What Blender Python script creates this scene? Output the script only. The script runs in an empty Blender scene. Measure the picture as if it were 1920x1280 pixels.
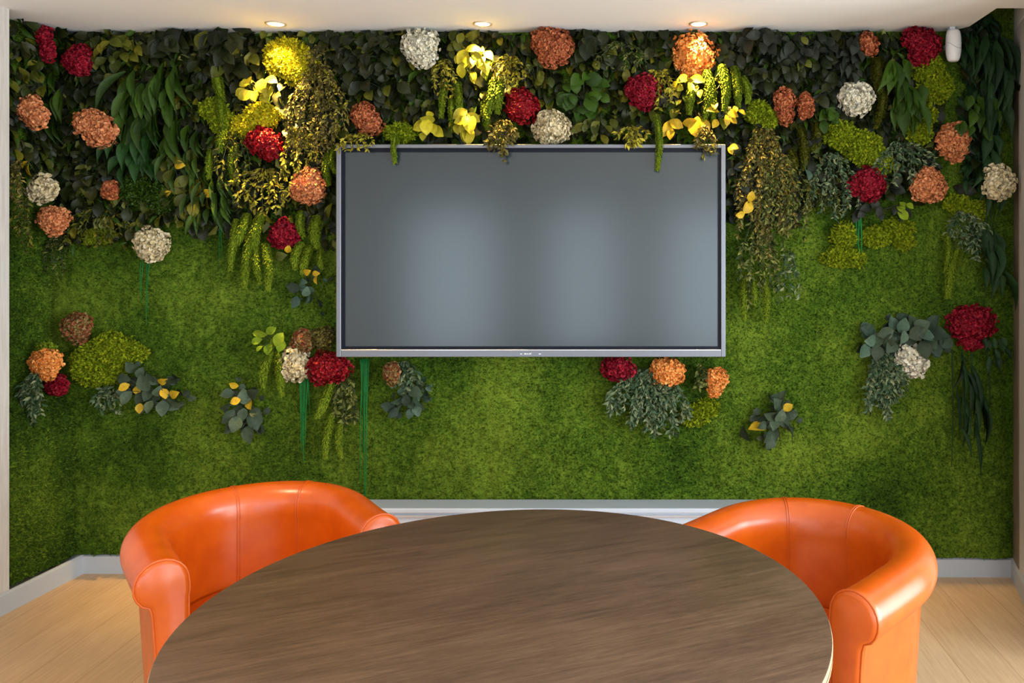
import bpy, math, random
import numpy as np
from mathutils import Vector, Matrix

S = bpy.context.scene
COL = S.collection
rng = np.random.default_rng(7)

# ------------------------------------------------------------------ camera
FPX, CX, CY = 1540.0, 1190.0, 468.0         # focal length and principal point on a 1920 x 1280 frame
EYE = 1.47
cam_d = bpy.data.cameras.new('camera'); cam = bpy.data.objects.new('camera', cam_d); COL.objects.link(cam)
cam_d.sensor_fit = 'HORIZONTAL'; cam_d.sensor_width = 36.0; cam_d.lens = FPX / 1920 * 36
cam_d.shift_x = -(CX - 960) / 1920; cam_d.shift_y = -(640 - CY) / 1920
cam_d.clip_start = 0.05
cam.location = (0, 0, EYE); cam.rotation_euler = (math.pi / 2, 0, 0)
S.camera = cam

# ------------------------------------------------------------------ world, exposure, daylight
S.view_settings.view_transform = 'Standard'; S.view_settings.look = 'None'
S.view_settings.gamma = 1; S.view_settings.use_curve_mapping = False
S.view_settings.exposure = 0.0
w = bpy.data.worlds.new('sky'); S.world = w; w.use_nodes = True
w.node_tree.nodes['Background'].inputs[0].default_value = (0.75, 0.86, 1.0, 1)
w.node_tree.nodes['Background'].inputs[1].default_value = 1.2

def area(name, loc, target, sx, sy, power, color, spread=180):
    d = bpy.data.lights.new(name, 'AREA'); d.spread = math.radians(spread); d.shape = 'RECTANGLE'; d.size = sx; d.size_y = sy
    d.energy = power; d.color = color
    o = bpy.data.objects.new(name, d); COL.objects.link(o); o.location = loc
    o.rotation_euler = (Vector(target) - Vector(loc)).to_track_quat('-Z', 'Y').to_euler()
    return o
# daylight entering through the windows behind and to the right of the camera: (x0, x1) on the rear wall
REAR_Y = -2.7
RIGHT_X = 3.1
REAR_WIN = [(-2.75, -1.65), (-1.05, -0.2), (0.40, 2.3)]
REAR_POW = [26, 20, 48]
WZ0, WZ1 = 0.12, 2.0
RIGHT_WIN = [(-1.9, -0.7), (-0.4, 0.8), (1.1, 2.3)]
DAY = (0.86, 0.94, 1.0)
WH = WZ1 - WZ0; WM = (WZ0 + WZ1) / 2
for i, (a, b) in enumerate(REAR_WIN):
    area('daylight', ((a + b) / 2, REAR_Y - 0.12, WM), ((a + b) / 2, 5, WM), b - a, WH, REAR_POW[i], (0.74, 0.89, 1.0))
for i, (a, b) in enumerate(RIGHT_WIN):
    area('daylight', (RIGHT_X + 0.12, (a + b) / 2, WM), (-5, (a + b) / 2, WM), b - a, WH, 110, DAY)

# ------------------------------------------------------------------ helpers
def px(x, y, Y):
    """point seen at photo position (x, y) at depth Y in front of the camera"""
    return np.array([(x - CX) * Y / FPX, Y, EYE - (y - CY) * Y / FPX])
def wall_y(X): return 3.712 - 0.010 * (X + 0.4)
def on_wall(x, y, off=0.0):
    Y = 3.71 - off
    for _ in range(3):
        X = (x - CX) * Y / FPX; Y = wall_y(X) - off
    return px(x, y, Y)

def tag(o, label=None, cat=None, group=None, kind=None):
    if label: o['label'] = label
    if cat: o['category'] = cat
    if group: o['group'] = group
    if kind: o['kind'] = kind
    return o
def empty(name, loc=(0, 0, 0), rz=0.0, parent=None):
    o = bpy.data.objects.new(name, None); COL.objects.link(o); o.empty_display_size = 0.05
    o.location = loc; o.rotation_euler = (0, 0, rz)
    if parent: o.parent = parent
    return o

class MB:
    def __init__(s): s.V = []; s.F = []; s.n = 0
    def add(s, v, f):
        v = np.asarray(v, float).reshape(-1, 3); s.V.append(v)
        s.F += [tuple(int(i) + s.n for i in q) for q in f]; s.n += len(v)
        return s
    def scatter(s, tv, tf, P, L, N, sl, sw):
        """copies of leaf template (x across, y along, z off the face) at P, along L, facing N"""
        k = len(P)
        if k == 0: return s
        L = L / np.linalg.norm(L, axis=1, keepdims=True)
        W = np.cross(L, N); W /= np.linalg.norm(W, axis=1, keepdims=True) + 1e-9
        N2 = np.cross(W, L)
        sl = np.broadcast_to(sl, (k,)); sw = np.broadcast_to(sw, (k,))
        v = (P[:, None, :] + tv[None, :, 0, None] * (W * sw[:, None])[:, None, :]
             + tv[None, :, 1, None] * (L * sl[:, None])[:, None, :]
             + tv[None, :, 2, None] * (N2 * sl[:, None])[:, None, :])
        f = np.asarray(tf)[None] + (np.arange(k) * len(tv))[:, None, None] + s.n
        s.V.append(v.reshape(-1, 3)); s.F += f.reshape(-1, f.shape[-1]).tolist(); s.n += k * len(tv)
        return s
    def box(s, a, b):
        x0, y0, z0 = a; x1, y1, z1 = b
        v = [(x0,y0,z0),(x1,y0,z0),(x1,y1,z0),(x0,y1,z0),(x0,y0,z1),(x1,y0,z1),(x1,y1,z1),(x0,y1,z1)]
        return s.add(v, [(0,3,2,1),(4,5,6,7),(0,1,5,4),(1,2,6,5),(2,3,7,6),(3,0,4,7)])
    def prism(s, poly, z0, z1):
        n = len(poly)
        v = [(x, y, z0) for x, y in poly] + [(x, y, z1) for x, y in poly]
        f = [tuple(range(n))[::-1], tuple(range(n, 2 * n))] + [(i, (i + 1) % n, n + (i + 1) % n, n + i) for i in range(n)]
        return s.add(v, f)
    def tube(s, pts, r, seg=8, caps=True):
        pts = np.asarray(pts, float); n = len(pts); r = np.broadcast_to(r, (n,))
        T = np.gradient(pts, axis=0); T /= np.linalg.norm(T, axis=1, keepdims=True) + 1e-12
        up = np.array([0.0, 0, 1]) if abs(T[0, 2]) < 0.9 else np.array([0, 1.0, 0])
        A = np.cross(T[0], up); A /= np.linalg.norm(A); v = []
        for i in range(n):
            A = A - T[i] * A.dot(T[i]); A /= np.linalg.norm(A) + 1e-12; B = np.cross(T[i], A)
            for k in range(seg):
                t = 2 * math.pi * k / seg
                v.append(pts[i] + r[i] * (math.cos(t) * A + math.sin(t) * B))
        f = [(i*seg+k, i*seg+(k+1)%seg, (i+1)*seg+(k+1)%seg, (i+1)*seg+k) for i in range(n-1) for k in range(seg)]
        if caps: f += [tuple(range(seg))[::-1], tuple(range((n-1)*seg, n*seg))]
        return s.add(v, f)
    def lathe(s, prof, seg=48, c=(0, 0, 0)):
        n = len(prof); v = []
        for r, z in prof:
            for k in range(seg):
                t = 2 * math.pi * k / seg
                v.append((c[0] + r * math.cos(t), c[1] + r * math.sin(t), c[2] + z))
        f = [(i*seg+k, i*seg+(k+1)%seg, (i+1)*seg+(k+1)%seg, (i+1)*seg+k) for i in range(n-1) for k in range(seg)]
        f += [tuple(range(seg))[::-1], tuple(range((n-1)*seg, n*seg))]
        return s.add(v, f)
    def build(s, name, mat, parent=None, smooth=True, origin=None, bevel=0):
        V = np.concatenate(s.V)
        if origin is not None: V = V - np.asarray(origin)
        me = bpy.data.meshes.new(name); me.from_pydata(V.tolist(), [], s.F)
        if smooth: me.shade_smooth()
        me.materials.append(mat); me.update()
        o = bpy.data.objects.new(name, me); COL.objects.link(o)
        if origin is not None: o.location = tuple(origin)
        if parent: o.parent = parent
        if bevel:
            m = o.modifiers.new('bevel', 'BEVEL'); m.width = bevel; m.segments = 3; m.limit_method = 'ANGLE'; m.angle_limit = 0.7
        return o

# ------------------------------------------------------------------ materials
MATS = {}
def mat(name, col=(0.5,)*3, rough=0.5, spec=0.5, metal=0.0, **kw):
    m = bpy.data.materials.new(name); m.use_nodes = True; MATS[name] = m
    b = m.node_tree.nodes['Principled BSDF']
    b.inputs['Base Color'].default_value = (*col, 1); b.inputs['Roughness'].default_value = rough
    b.inputs['Specular IOR Level'].default_value = spec; b.inputs['Metallic'].default_value = metal
    for k, v in kw.items(): b.inputs[k].default_value = v
    return m
def N(m, t, **props):
    n = m.node_tree.nodes.new(t)
    for k, v in props.items(): setattr(n, k, v)
    return n
def lk(m, a, b): m.node_tree.links.new(a, b)
def ramp(m, stops, fac, interp='LINEAR'):
    r = N(m, 'ShaderNodeValToRGB'); cr = r.color_ramp; cr.interpolation = interp
    while len(cr.elements) < len(stops): cr.elements.new(0.5)
    for e, (p, c) in zip(cr.elements, stops): e.position = p; e.color = (*c, 1)
    lk(m, fac, r.inputs[0]); return r
def coords(m, scale=(1, 1, 1), rot=(0, 0, 0)):
    t = N(m, 'ShaderNodeTexCoord'); mp = N(m, 'ShaderNodeMapping')
    mp.inputs['Scale'].default_value = scale; mp.inputs['Rotation'].default_value = rot
    lk(m, t.outputs['Object'], mp.inputs[0]); return mp.outputs[0]
def coords2(m, scale, ang):
    t = N(m, 'ShaderNodeTexCoord'); a = N(m, 'ShaderNodeMapping'); b = N(m, 'ShaderNodeMapping')
    a.inputs['Rotation'].default_value = (0, 0, ang); b.inputs['Scale'].default_value = scale
    lk(m, t.outputs['Object'], a.inputs[0]); lk(m, a.outputs[0], b.inputs[0]); return b.outputs[0]
def noise(m, vec, scale, detail=4, rough=0.55, dist=0.0):
    n = N(m, 'ShaderNodeTexNoise'); n.inputs['Scale'].default_value = scale; n.inputs['Detail'].default_value = detail
    n.inputs['Roughness'].default_value = rough; n.inputs['Distortion'].default_value = dist
    lk(m, vec, n.inputs['Vector']); return n.outputs['Fac']
def bump(m, h, strength, dist=0.01):
    b = N(m, 'ShaderNodeBump'); b.inputs['Strength'].default_value = strength; b.inputs['Distance'].default_value = dist
    lk(m, h, b.inputs['Height']); lk(m, b.outputs[0], m.node_tree.nodes['Principled BSDF'].inputs['Normal'])
def base(m, c): lk(m, c, m.node_tree.nodes['Principled BSDF'].inputs['Base Color'])

def leaf_mat(name, stops, rough=0.5, spec=0.35, grain=60):
    spec *= 0.6; rough = min(0.8, rough + 0.06)
    """each leaf (mesh island) takes its own colour between the stops"""
    m = mat(name, rough=rough, spec=spec)
    g = N(m, 'ShaderNodeNewGeometry')
    k = len(stops) - 1
    r = ramp(m, [(i / k, c) for i, c in enumerate(stops)], g.outputs['Random Per Island'])
    nz = noise(m, coords(m), grain, 3)
    mx = N(m, 'ShaderNodeMix', data_type='RGBA', blend_type='MULTIPLY'); mx.inputs[0].default_value = 0.6
    r2 = ramp(m, [(0.3, (0.6, 0.6, 0.6)), (0.7, (1.25, 1.25, 1.25))], nz)
    lk(m, r.outputs[0], mx.inputs[6]); lk(m, r2.outputs[0], mx.inputs[7]); base(m, mx.outputs[2])
    bump(m, nz, 0.35, 0.004)
    return m
leaf_mat('dark', [(0.00396, 0.00682, 0.00098), (0.008712, 0.01395, 0.00154), (0.01584, 0.0217, 0.00252), (0.0103, 0.0124, 0.00336), (0.02772, 0.02945, 0.00308)], 0.42, 0.4)
leaf_mat('olive', [(0.01759, 0.02574, 0.0024), (0.05278, 0.06178, 0.0045), (0.09384, 0.09781, 0.006), (0.1408, 0.1235, 0.0075)], 0.45)
leaf_mat('fern', [(0.01413, 0.03711, 0.001008), (0.02356, 0.05876, 0.001512), (0.03534, 0.07421, 0.00168)], 0.5)
leaf_mat('deep', [(0.006144, 0.02205, 0.005265), (0.01075, 0.03465, 0.00819), (0.01536, 0.04725, 0.008775)], 0.55)
leaf_mat('blade', [(0.0081, 0.03413, 0.0028), (0.00972, 0.04875, 0.0042)], 0.5)
leaf_mat('emerald', [(0.0028, 0.081, 0.01152), (0.0042, 0.1147, 0.01728), (0.007, 0.1485, 0.02304)], 0.5)
leaf_mat('tassel', [(0.084, 0.1449, 0.0072), (0.156, 0.2277, 0.0108), (0.24, 0.2898, 0.018)], 0.7, 0.2)
leaf_mat('litgold', [(.22, .2, .01), (.42, .36, .015), (.55, .46, .025)], 0.45)  # yellow-green leaves with the warm spotlight glow painted into their colour
leaf_mat('yellow', [(0.4125, 0.266, 0.012), (0.54, 0.35, 0.018)], 0.45)
leaf_mat('lime', [(0.1148, 0.1628, 0.00576), (0.1913, 0.2496, 0.0072), (0.2677, 0.3038, 0.0108)], 0.8, 0.15)
leaf_mat('litlime', [(.3, .28, .006), (.45, .4, .01), (.55, .47, .02)], 0.8, 0.15)  # lit copy of the lime moss, spotlight yellow put into the colour
leaf_mat('euca', [(0.0216, 0.0363, 0.02016), (0.0324, 0.0594, 0.03744), (0.0576, 0.1056, 0.06912), (0.1008, 0.1584, 0.1094)], 0.55)
leaf_mat('slate', [(0.0098, 0.01302, 0.0072), (0.01715, 0.02046, 0.0126), (0.0245, 0.03162, 0.021)], 0.5)
leaf_mat('sprig', [(0.01728, 0.02932, 0.00432), (0.0432, 0.06232, 0.0108), (0.1037, 0.1173, 0.0216), (0.2246, 0.22, 0.0504)], 0.45)
leaf_mat('frost', [(0.0211, 0.05175, 0.02048), (0.04922, 0.09056, 0.04095), (0.1195, 0.1617, 0.07735), (0.232, 0.2587, 0.1274)], 0.5)
leaf_mat('brownsprig', [(0.036, 0.02625, 0.0072), (0.08, 0.0675, 0.012), (0.16, 0.1275, 0.024), (0.24, 0.2025, 0.048)], 0.4)
leaf_mat('litgoldsprig', [(.08, .06, .01), (.25, .22, .015), (.5, .42, .03)], 0.4)  # yellowish sprig, part of its gold painted in for the spotlights
leaf_mat('red', [(0.128, 0.0021, 0.0048), (0.24, 0.0035, 0.0084), (0.336, 0.0084, 0.015)], 0.45, 0.35)
leaf_mat('crimson', [(0.1313, 0.00198, 0.0084), (0.225, 0.00396, 0.0144), (0.3187, 0.0099, 0.027)], 0.5, 0.3)
leaf_mat('peach', [(0.3998, 0.108, 0.03675), (0.5902, 0.2052, 0.07875), (0.714, 0.324, 0.1365)], 0.55, 0.3)
leaf_mat('apricot', [(0.612, 0.1564, 0.0225), (0.816, 0.3036, 0.0675), (0.867, 0.414, 0.12)], 0.55, 0.3)
leaf_mat('salmon', [(0.255, 0.0495, 0.021), (0.408, 0.108, 0.042), (0.4675, 0.171, 0.063)], 0.5, 0.3)
leaf_mat('cream', [(0.492, 0.39, 0.196), (0.6396, 0.5304, 0.315), (0.697, 0.6084, 0.42)], 0.6, 0.3)
leaf_mat('white', [(0.5456, 0.4976, 0.3465), (0.704, 0.6607, 0.5082), (0.7568, 0.7207, 0.6006)], 0.6, 0.3)
leaf_mat('russet', [(.14, .03, .012), (.3, .08, .03), (.16, .14, .03), (.35, .22, .1)], 0.5, 0.3)
leaf_mat('slate2', [(0.022, 0.0342, 0.0176), (0.035, 0.0551, 0.0304), (0.055, 0.0855, 0.0496), (0.085, 0.1235, 0.076)], 0.5)
mat('stalk', (.03, .045, .01), 0.6)
mat('stalkbrown', (.05, .03, .012), 0.6)

def moss_mat(name, a, b, c):
    m = mat(name, rough=0.9, spec=0.1)
    g = N(m, 'ShaderNodeNewGeometry'); co = coords(m)
    big = noise(m, co, 2.2, 3); mid = noise(m, co, 38, 4, 0.7); fine = noise(m, co, 105, 3, 0.7)
    ad = N(m, 'ShaderNodeMath', operation='MULTIPLY_ADD'); lk(m, mid, ad.inputs[0]); ad.inputs[1].default_value = 0.6; lk(m, big, ad.inputs[2])
    ad2 = N(m, 'ShaderNodeMath', operation='MULTIPLY_ADD'); lk(m, fine, ad2.inputs[0]); ad2.inputs[1].default_value = 0.8; lk(m, ad.outputs[0], ad2.inputs[2])
    ri = N(m, 'ShaderNodeMath', operation='MULTIPLY_ADD'); lk(m, g.outputs['Random Per Island'], ri.inputs[0]); ri.inputs[1].default_value = 0.35; lk(m, ad2.outputs[0], ri.inputs[2])
    r = ramp(m, [(0.0, a), (0.5, b), (1.0, c)], ri.outputs[0])
    mr = N(m, 'ShaderNodeMapRange'); mr.inputs[1].default_value = 1.05; mr.inputs[2].default_value = 1.65
    lk(m, ri.outputs[0], mr.inputs[0]); lk(m, mr.outputs[0], r.inputs[0])
    base(m, r.outputs[0]); bump(m, fine, 0.9, 0.006)
    return m
moss_mat('moss', (.010, .027, .002), (.050, .100, .006), (.145, .215, .018))

# floor: pale oak planks running away from the camera
m = mat('floor', rough=0.42, spec=0.35)
co = coords(m, rot=(0, 0, math.pi / 2))
br = N(m, 'ShaderNodeTexBrick'); br.offset = 0.37; br.inputs['Scale'].default_value = 1
br.inputs['Brick Width'].default_value = 1.9; br.inputs['Row Height'].default_value = 0.19
br.inputs['Mortar Size'].default_value = 0.0012; br.inputs['Mortar Smooth'].default_value = 0.2
br.inputs['Color1'].default_value = (.50, .335, .19, 1); br.inputs['Color2'].default_value = (.58, .40, .24, 1); br.inputs['Mortar'].default_value = (.33, .2, .1, 1)
lk(m, co, br.inputs['Vector'])
gr = noise(m, coords(m, (9, 0.55, 1)), 9, 6, 0.6, 0.6)
mx = N(m, 'ShaderNodeMix', data_type='RGBA', blend_type='MULTIPLY'); mx.inputs[0].default_value = 0.8
r2 = ramp(m, [(0.35, (0.84, 0.8, 0.76)), (0.7, (1.08, 1.08, 1.08))], gr)
lk(m, br.outputs[0], mx.inputs[6]); lk(m, r2.outputs[0], mx.inputs[7]); base(m, mx.outputs[2]); bump(m, gr, 0.08, 0.003)

# table top: brown walnut-like laminate, grain turned
m = mat('tabletop', rough=0.38, spec=0.4)
GA = -math.radians(24)
cg = coords2(m, (1.6, 20, 1), GA)
g1 = noise(m, cg, 5, 8, 0.65, 0.4); g2 = noise(m, coords2(m, (1.2, 5, 1), GA), 2.2, 3)
g3 = noise(m, coords2(m, (9, 110, 1), GA), 4, 3)
ad = N(m, 'ShaderNodeMath', operation='MULTIPLY_ADD'); lk(m, g2, ad.inputs[0]); ad.inputs[1].default_value = 0.7; lk(m, g1, ad.inputs[2])
ad2 = N(m, 'ShaderNodeMath', operation='MULTIPLY_ADD'); lk(m, g3, ad2.inputs[0]); ad2.inputs[1].default_value = 0.55; lk(m, ad.outputs[0], ad2.inputs[2])
mr = N(m, 'ShaderNodeMapRange'); mr.inputs[1].default_value = 0.8; mr.inputs[2].default_value = 1.45; lk(m, ad2.outputs[0], mr.inputs[0])
r = ramp(m, [(0, (.055, .031, .018)), (0.5, (.112, .066, .039)), (1, (.17, .105, .064))], mr.outputs[0]); base(m, r.outputs[0]); bump(m, g1, 0.1, 0.002)
mat('ply', (.5, .36, .2), 0.5); mat('plydark', (.16, .09, .045), 0.5)

# orange leather
m = mat('leather', (.78, .13, .008), 0.27, 0.65)
lz = noise(m, coords(m), 14, 3); r = ramp(m, [(0.3, (.52, .075, .002)), (0.7, (.60, .10, .003))], lz); base(m, r.outputs[0])
v = N(m, 'ShaderNodeTexVoronoi'); v.inputs['Scale'].default_value = 520; lk(m, coords(m), v.inputs['Vector'])
bump(m, v.outputs['Distance'], 0.10, 0.001)
mat('piping', (.6, .085, .005), 0.35)
mat('metal', (.6, .6, .62), 0.3, 0.5, 1.0)
mat('rubber', (.02, .02, .02), 0.6)

def wood_panel(name, c0, c1):
    m = mat(name, rough=0.55, spec=0.3)
    g = noise(m, coords(m, (1, 1, 0.06)), 90, 5, 0.6)
    r = ramp(m, [(0.3, c0), (0.75, c1)], g); base(m, r.outputs[0]); bump(m, g, 0.12, 0.002)
wood_panel('panel', (.50, .47, .43), (.66, .63, .59))
wood_panel('panelbrown', (.17, .13, .09), (.26, .20, .145))
m = mat('ceiling', (.87, .87, .85), 0.9, 0.2); bump(m, noise(m, coords(m), 220, 3), 0.04, 0.002)
m = mat('wall', (.74, .73, .70), 0.9, 0.2)
m = mat('skirting', (.42, .45, .48), 0.42, 0.4); bump(m, noise(m, coords(m, (1, 1, 6)), 20, 4), 0.05, 0.002)
mat('casing', (.5, .56, .64), 0.4, 0.4)
mat('casingtrim', (.62, .62, .66), 0.28, 0.5, 0.5)
mat('tvframe', (.19, .20, .225), 0.32, 0.5, 0.55)
mat('tvlip', (.55, .53, .52), 0.22, 0.5, 0.9)
mat('tvgap', (.003, .005, .012), 0.5, 0.2)
m = mat('screen', (.018, .028, .033), 0.19, 0.75)
mat('logo', (.8, .82, .8), 0.4)
mat('plastic', (.72, .72, .72), 0.4); mat('plasticdark', (.25, .25, .27), 0.5)
m = mat('lamp', (1, .9, .7), 0.5); b = m.node_tree.nodes['Principled BSDF']
b.inputs['Emission Color'].default_value = (1, .72, .36, 1); b.inputs['Emission Strength'].default_value = 9
mat('lampring', (.55, .48, .38), 0.35, 0.5, 0.3)
m = mat('glass', (1, 1, 1), 0.02); m.node_tree.nodes['Principled BSDF'].inputs['Transmission Weight'].default_value = 1.0
m.node_tree.nodes['Principled BSDF'].inputs['IOR'].default_value = 1.05
mat('windowframe', (.6, .6, .6), 0.5)

# ------------------------------------------------------------------ the room
CEIL = 2.45
BL = (-2.535, 3.735); LF = (-3.10, REAR_Y)       # left wall line, back to front
BR = (1.703, 3.69); RP = (1.60, 3.32)            # short right-hand pier
def struct(o): o['kind'] = 'structure'; return o

struct(MB().box((-3.6, REAR_Y - 0.3, -0.05), (RIGHT_X + 0.3, 4.0, 0)).build('floor', MATS['floor'], smooth=False))
# lowered ceiling with a notch above the right end of the planted wall
X1, YN = 1.47, 3.335
mb = MB()
mb.prism([(-3.6, REAR_Y - 0.3), (RIGHT_X + 0.3, REAR_Y - 0.3), (RIGHT_X + 0.3, YN), (X1, YN), (X1, 3.9), (-3.6, 3.9)], CEIL, 2.80)
mb.box((X1, YN, 2.80), (RIGHT_X + 0.3, 4.0, 2.86))
struct(mb.build('ceiling', MATS['ceiling'], smooth=False))
struct(MB().prism([(-2.8, wall_y(-2.8) + 0.03), (3.4, wall_y(3.4) + 0.03), (3.4, 4.0), (-2.8, 4.0)], 0, 2.84).build('wall_back', MATS['wall'], smooth=False))
def lx(y): return BL[0] + (LF[0] - BL[0]) * (BL[1] - y) / (BL[1] - LF[1])
MY = 3.345                                        # where the moss on the left wall ends
struct(MB().prism([(lx(3.8) - 0.135, 3.8), (lx(REAR_Y) - 0.135, REAR_Y - 0.2), (lx(REAR_Y) - 0.3, REAR_Y - 0.2), (lx(3.8) - 0.3, 3.8)], 0, CEIL).build('wall_left', MATS['wall'], smooth=False))
struct(MB().prism([(lx(MY) + 0.022, MY), (lx(MY) - 0.133, MY), (lx(REAR_Y) - 0.133, REAR_Y), (lx(REAR_Y) + 0.022, REAR_Y)], 0.0, CEIL).build('trim_1', MATS['panel'], smooth=False))
# right-hand pier with its brown panel
struct(MB().prism([(BR[0], 3.69), (1.95, 3.69), (1.95, 2.85), (1.60, 2.85), (RP[0], RP[1])], 0, CEIL).build('wall_right', MATS['panel'], smooth=False))  # unseen near end lengthened to shade the right end of the moss
struct(MB().prism([(BR[0], 3.69), (1.95, 3.69), (1.95, RP[1] + 0.02), (RP[0], RP[1] + 0.02)], CEIL, 2.80).build('wall_right_top', MATS['wall'], smooth=False))
struct(MB().prism([(BR[0] - 0.004, 3.688), (BR[0] + 0.02, 3.688), (1.668, 3.555), (1.662, 3.555)], 0.08, 2.34).build('trim_2', MATS['panelbrown'], smooth=False))
# rest of the room behind the camera
def window_wall(name, axis, at, spans, lo, hi, t, zt):
    mb = MB(); cur = lo
    def bx(a, b, z0, z1):
        if axis == 'x': mb.box((a, min(at, at + t), z0), (b, max(at, at + t), z1))
        else: mb.box((min(at, at + t), a, z0), (max(at, at + t), b, z1))
    for a, b in spans:
        bx(cur, a, 0, zt); bx(a, b, 0, WZ0); bx(a, b, WZ1, zt); cur = b
    bx(cur, hi, 0, zt)
    struct(mb.build(name, MATS['wall'], smooth=False))
window_wall('wall_rear', 'x', REAR_Y, REAR_WIN, -3.4, RIGHT_X + 0.1, -0.1, CEIL)
window_wall('wall_far_right', 'y', RIGHT_X, RIGHT_WIN, REAR_Y, RP[1] + 0.05, 0.1, CEIL)
struct(MB().box((1.95, RP[1], 0), (RIGHT_X, RP[1] + 0.1, CEIL)).build('wall_return', MATS['wall'], smooth=False))
n = 0
for axis, at, spans in (('x', REAR_Y, REAR_WIN), ('y', RIGHT_X, RIGHT_WIN)):
    for a, b in spans:
        n += 1; mb = MB(); e = 0.04
        for (u0, u1, z0, z1) in ((a, a + e, WZ0, WZ1), (b - e, b, WZ0, WZ1), (a + e, b - e, WZ0, WZ0 + e), (a + e, b - e, WZ1 - e, WZ1)):
            if axis == 'x': mb.box((u0, at - 0.08, z0), (u1, at - 0.03, z1))
            else: mb.box((at + 0.03, u0, z0), (at + 0.08, u1, z1))
        struct(mb.build('window_%d' % n, MATS['windowframe'], smooth=False))

# skirting boards
SK = 0.086
def board(name, p, q, t, z=SK):
    p, q = np.array(p), np.array(q); d = (q - p) / np.linalg.norm(q - p); nrm = np.array([d[1], -d[0]]) * t
    mb = MB(); a, b = p + nrm, q + nrm; c, e = p + nrm * 0.45, q + nrm * 0.45
    prof = [(p, 0), (a, 0), (a, z - 0.008), (c, z), (p, z)]
    prof2 = [(q, 0), (b, 0), (b, z - 0.008), (e, z), (q, z)]
    k = len(prof); v = [(*pp, zz) for pp, zz in prof] + [(*pp, zz) for pp, zz in prof2]
    mb.add(v, [tuple(range(k)), tuple(range(k, 2 * k))[::-1]] + [(i, k + i, k + (i + 1) % k, (i + 1) % k) for i in range(k)])
    return struct(mb.build(name, MATS['skirting'], smooth=False))
board('baseboard_back', (-2.60, wall_y(-2.6) + 0.03), (1.703, wall_y(1.7) + 0.03), 0.036)
board('baseboard_left', (lx(REAR_Y) + 0.02, REAR_Y), (lx(3.74) + 0.02, 3.74), 0.014)
board('baseboard_right', (BR[0], 3.69), RP, 0.012)
# low grey casing under the planted wall, behind the table
cs = empty('heater_casing', (-0.45, 3.60, 0)); tag(cs, 'low pale grey metal heater casing under the screen, behind the round table', 'heater')
a, b = -1.55 + 0.45, 0.88 + 0.45
MB().box((a, -0.02, 0.0), (b, 0.10, 0.325)).build('casing_panel', MATS['casing'], cs, False, bevel=0.003)
MB().box((a - 0.005, -0.035, 0.325), (b + 0.005, 0.10, 0.347)).build('top_rail', MATS['casing'], cs, False, bevel=0.006)
MB().box((a - 0.003, -0.032, 0.305), (b + 0.003, -0.02, 0.316)).build('trim_strip', MATS['casingtrim'], cs, False, bevel=0.003)

# ------------------------------------------------------------------ moss covering
def vnoise(u, v, sc, seed):
    r = np.random.default_rng(seed); G = r.random((260, 260))
    x = u * sc + 17; y = v * sc + 23; i = np.floor(x).astype(int); j = np.floor(y).astype(int)
    fx = x - i; fy = y - j; fx = fx * fx * (3 - 2 * fx); fy = fy * fy * (3 - 2 * fy); i %= 259; j %= 259
    return (G[i, j] * (1 - fx) * (1 - fy) + G[i + 1, j] * fx * (1 - fy) + G[i, j + 1] * (1 - fx) * fy + G[i + 1, j + 1] * fx * fy) - 0.5
def moss_h(u, v): return 0.014 * vnoise(u, v, 4, 1) + 0.012 * vnoise(u, v, 13, 2) + 0.008 * vnoise(u, v, 37, 3)
TUFT_V = np.array([(-0.5, 0, 0), (0.5, 0, 0), (0.0, 1, 0.12)]); TUFT_F = [(0, 1, 2)]
def moss_sheet(name, P0, U, W, nu, nv, ntuft, label, nrm, hfun=None, density=None):
    """moss carpet on the rectangle P0 + u*U + v*W, with short blades standing on it"""
    P0, U, W, nrm = map(lambda a: np.asarray(a, float), (P0, U, W, nrm))
    lu, lw = np.linalg.norm(U), np.linalg.norm(W)
    hf = hfun or (lambda u, v: 0 * u)
    u, v = np.meshgrid(np.linspace(0, 1, nu), np.linspace(0, 1, nv), indexing='ij')
    H = moss_h(u * lu, v * lw) + hf(u, v)
    V = P0 + u[..., None] * U + v[..., None] * W + H[..., None] * nrm
    idx = np.arange(nu * nv).reshape(nu, nv)
    F = np.stack([idx[:-1, :-1], idx[1:, :-1], idx[1:, 1:], idx[:-1, 1:]], -1).reshape(-1, 4)
    mb = MB(); mb.V.append(V.reshape(-1, 3)); mb.F = F.tolist(); mb.n = nu * nv
    a, b = rng.random(ntuft), rng.random(ntuft)
    if density is not None:
        k = density(a, b); a, b = a[k], b[k]
    Hh = moss_h(a * lu, b * lw) + hf(a, b)
    P = P0 + a[:, None] * U + b[:, None] * W + (Hh - 0.001)[:, None] * nrm
    n = len(a)
    L = nrm[None] * (0.5 + rng.random((n, 1)) * .8) + rng.normal(0, 0.75, (n, 3)); 
    L += nrm[None] * np.maximum(0, 0.15 - L @ nrm)[:, None]
    Nn = rng.normal(0, 1, (n, 3)) + np.array([0, 0, 0.6])
    mb.scatter(TUFT_V, TUFT_F, P, L, Nn, 0.008 + 0.011 * rng.random(n), 0.0045 + 0.004 * rng.random(n))
    return tag(mb.build(name, MATS['moss']), label, 'moss', kind='stuff')
xa, xb = -2.66, 1.705
moss_sheet('wall_moss', (xa, wall_y(xa) - 0.005, SK + 0.002), (xb - xa, wall_y(xb) - wall_y(xa), 0), (0, 0, 2.79 - SK), 620, 360, 190000,
           'bright green preserved moss covering the whole back wall', (0, -1, 0),
           density=lambda a, b: ~((b > 0.975) & (a < 0.9)))
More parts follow.
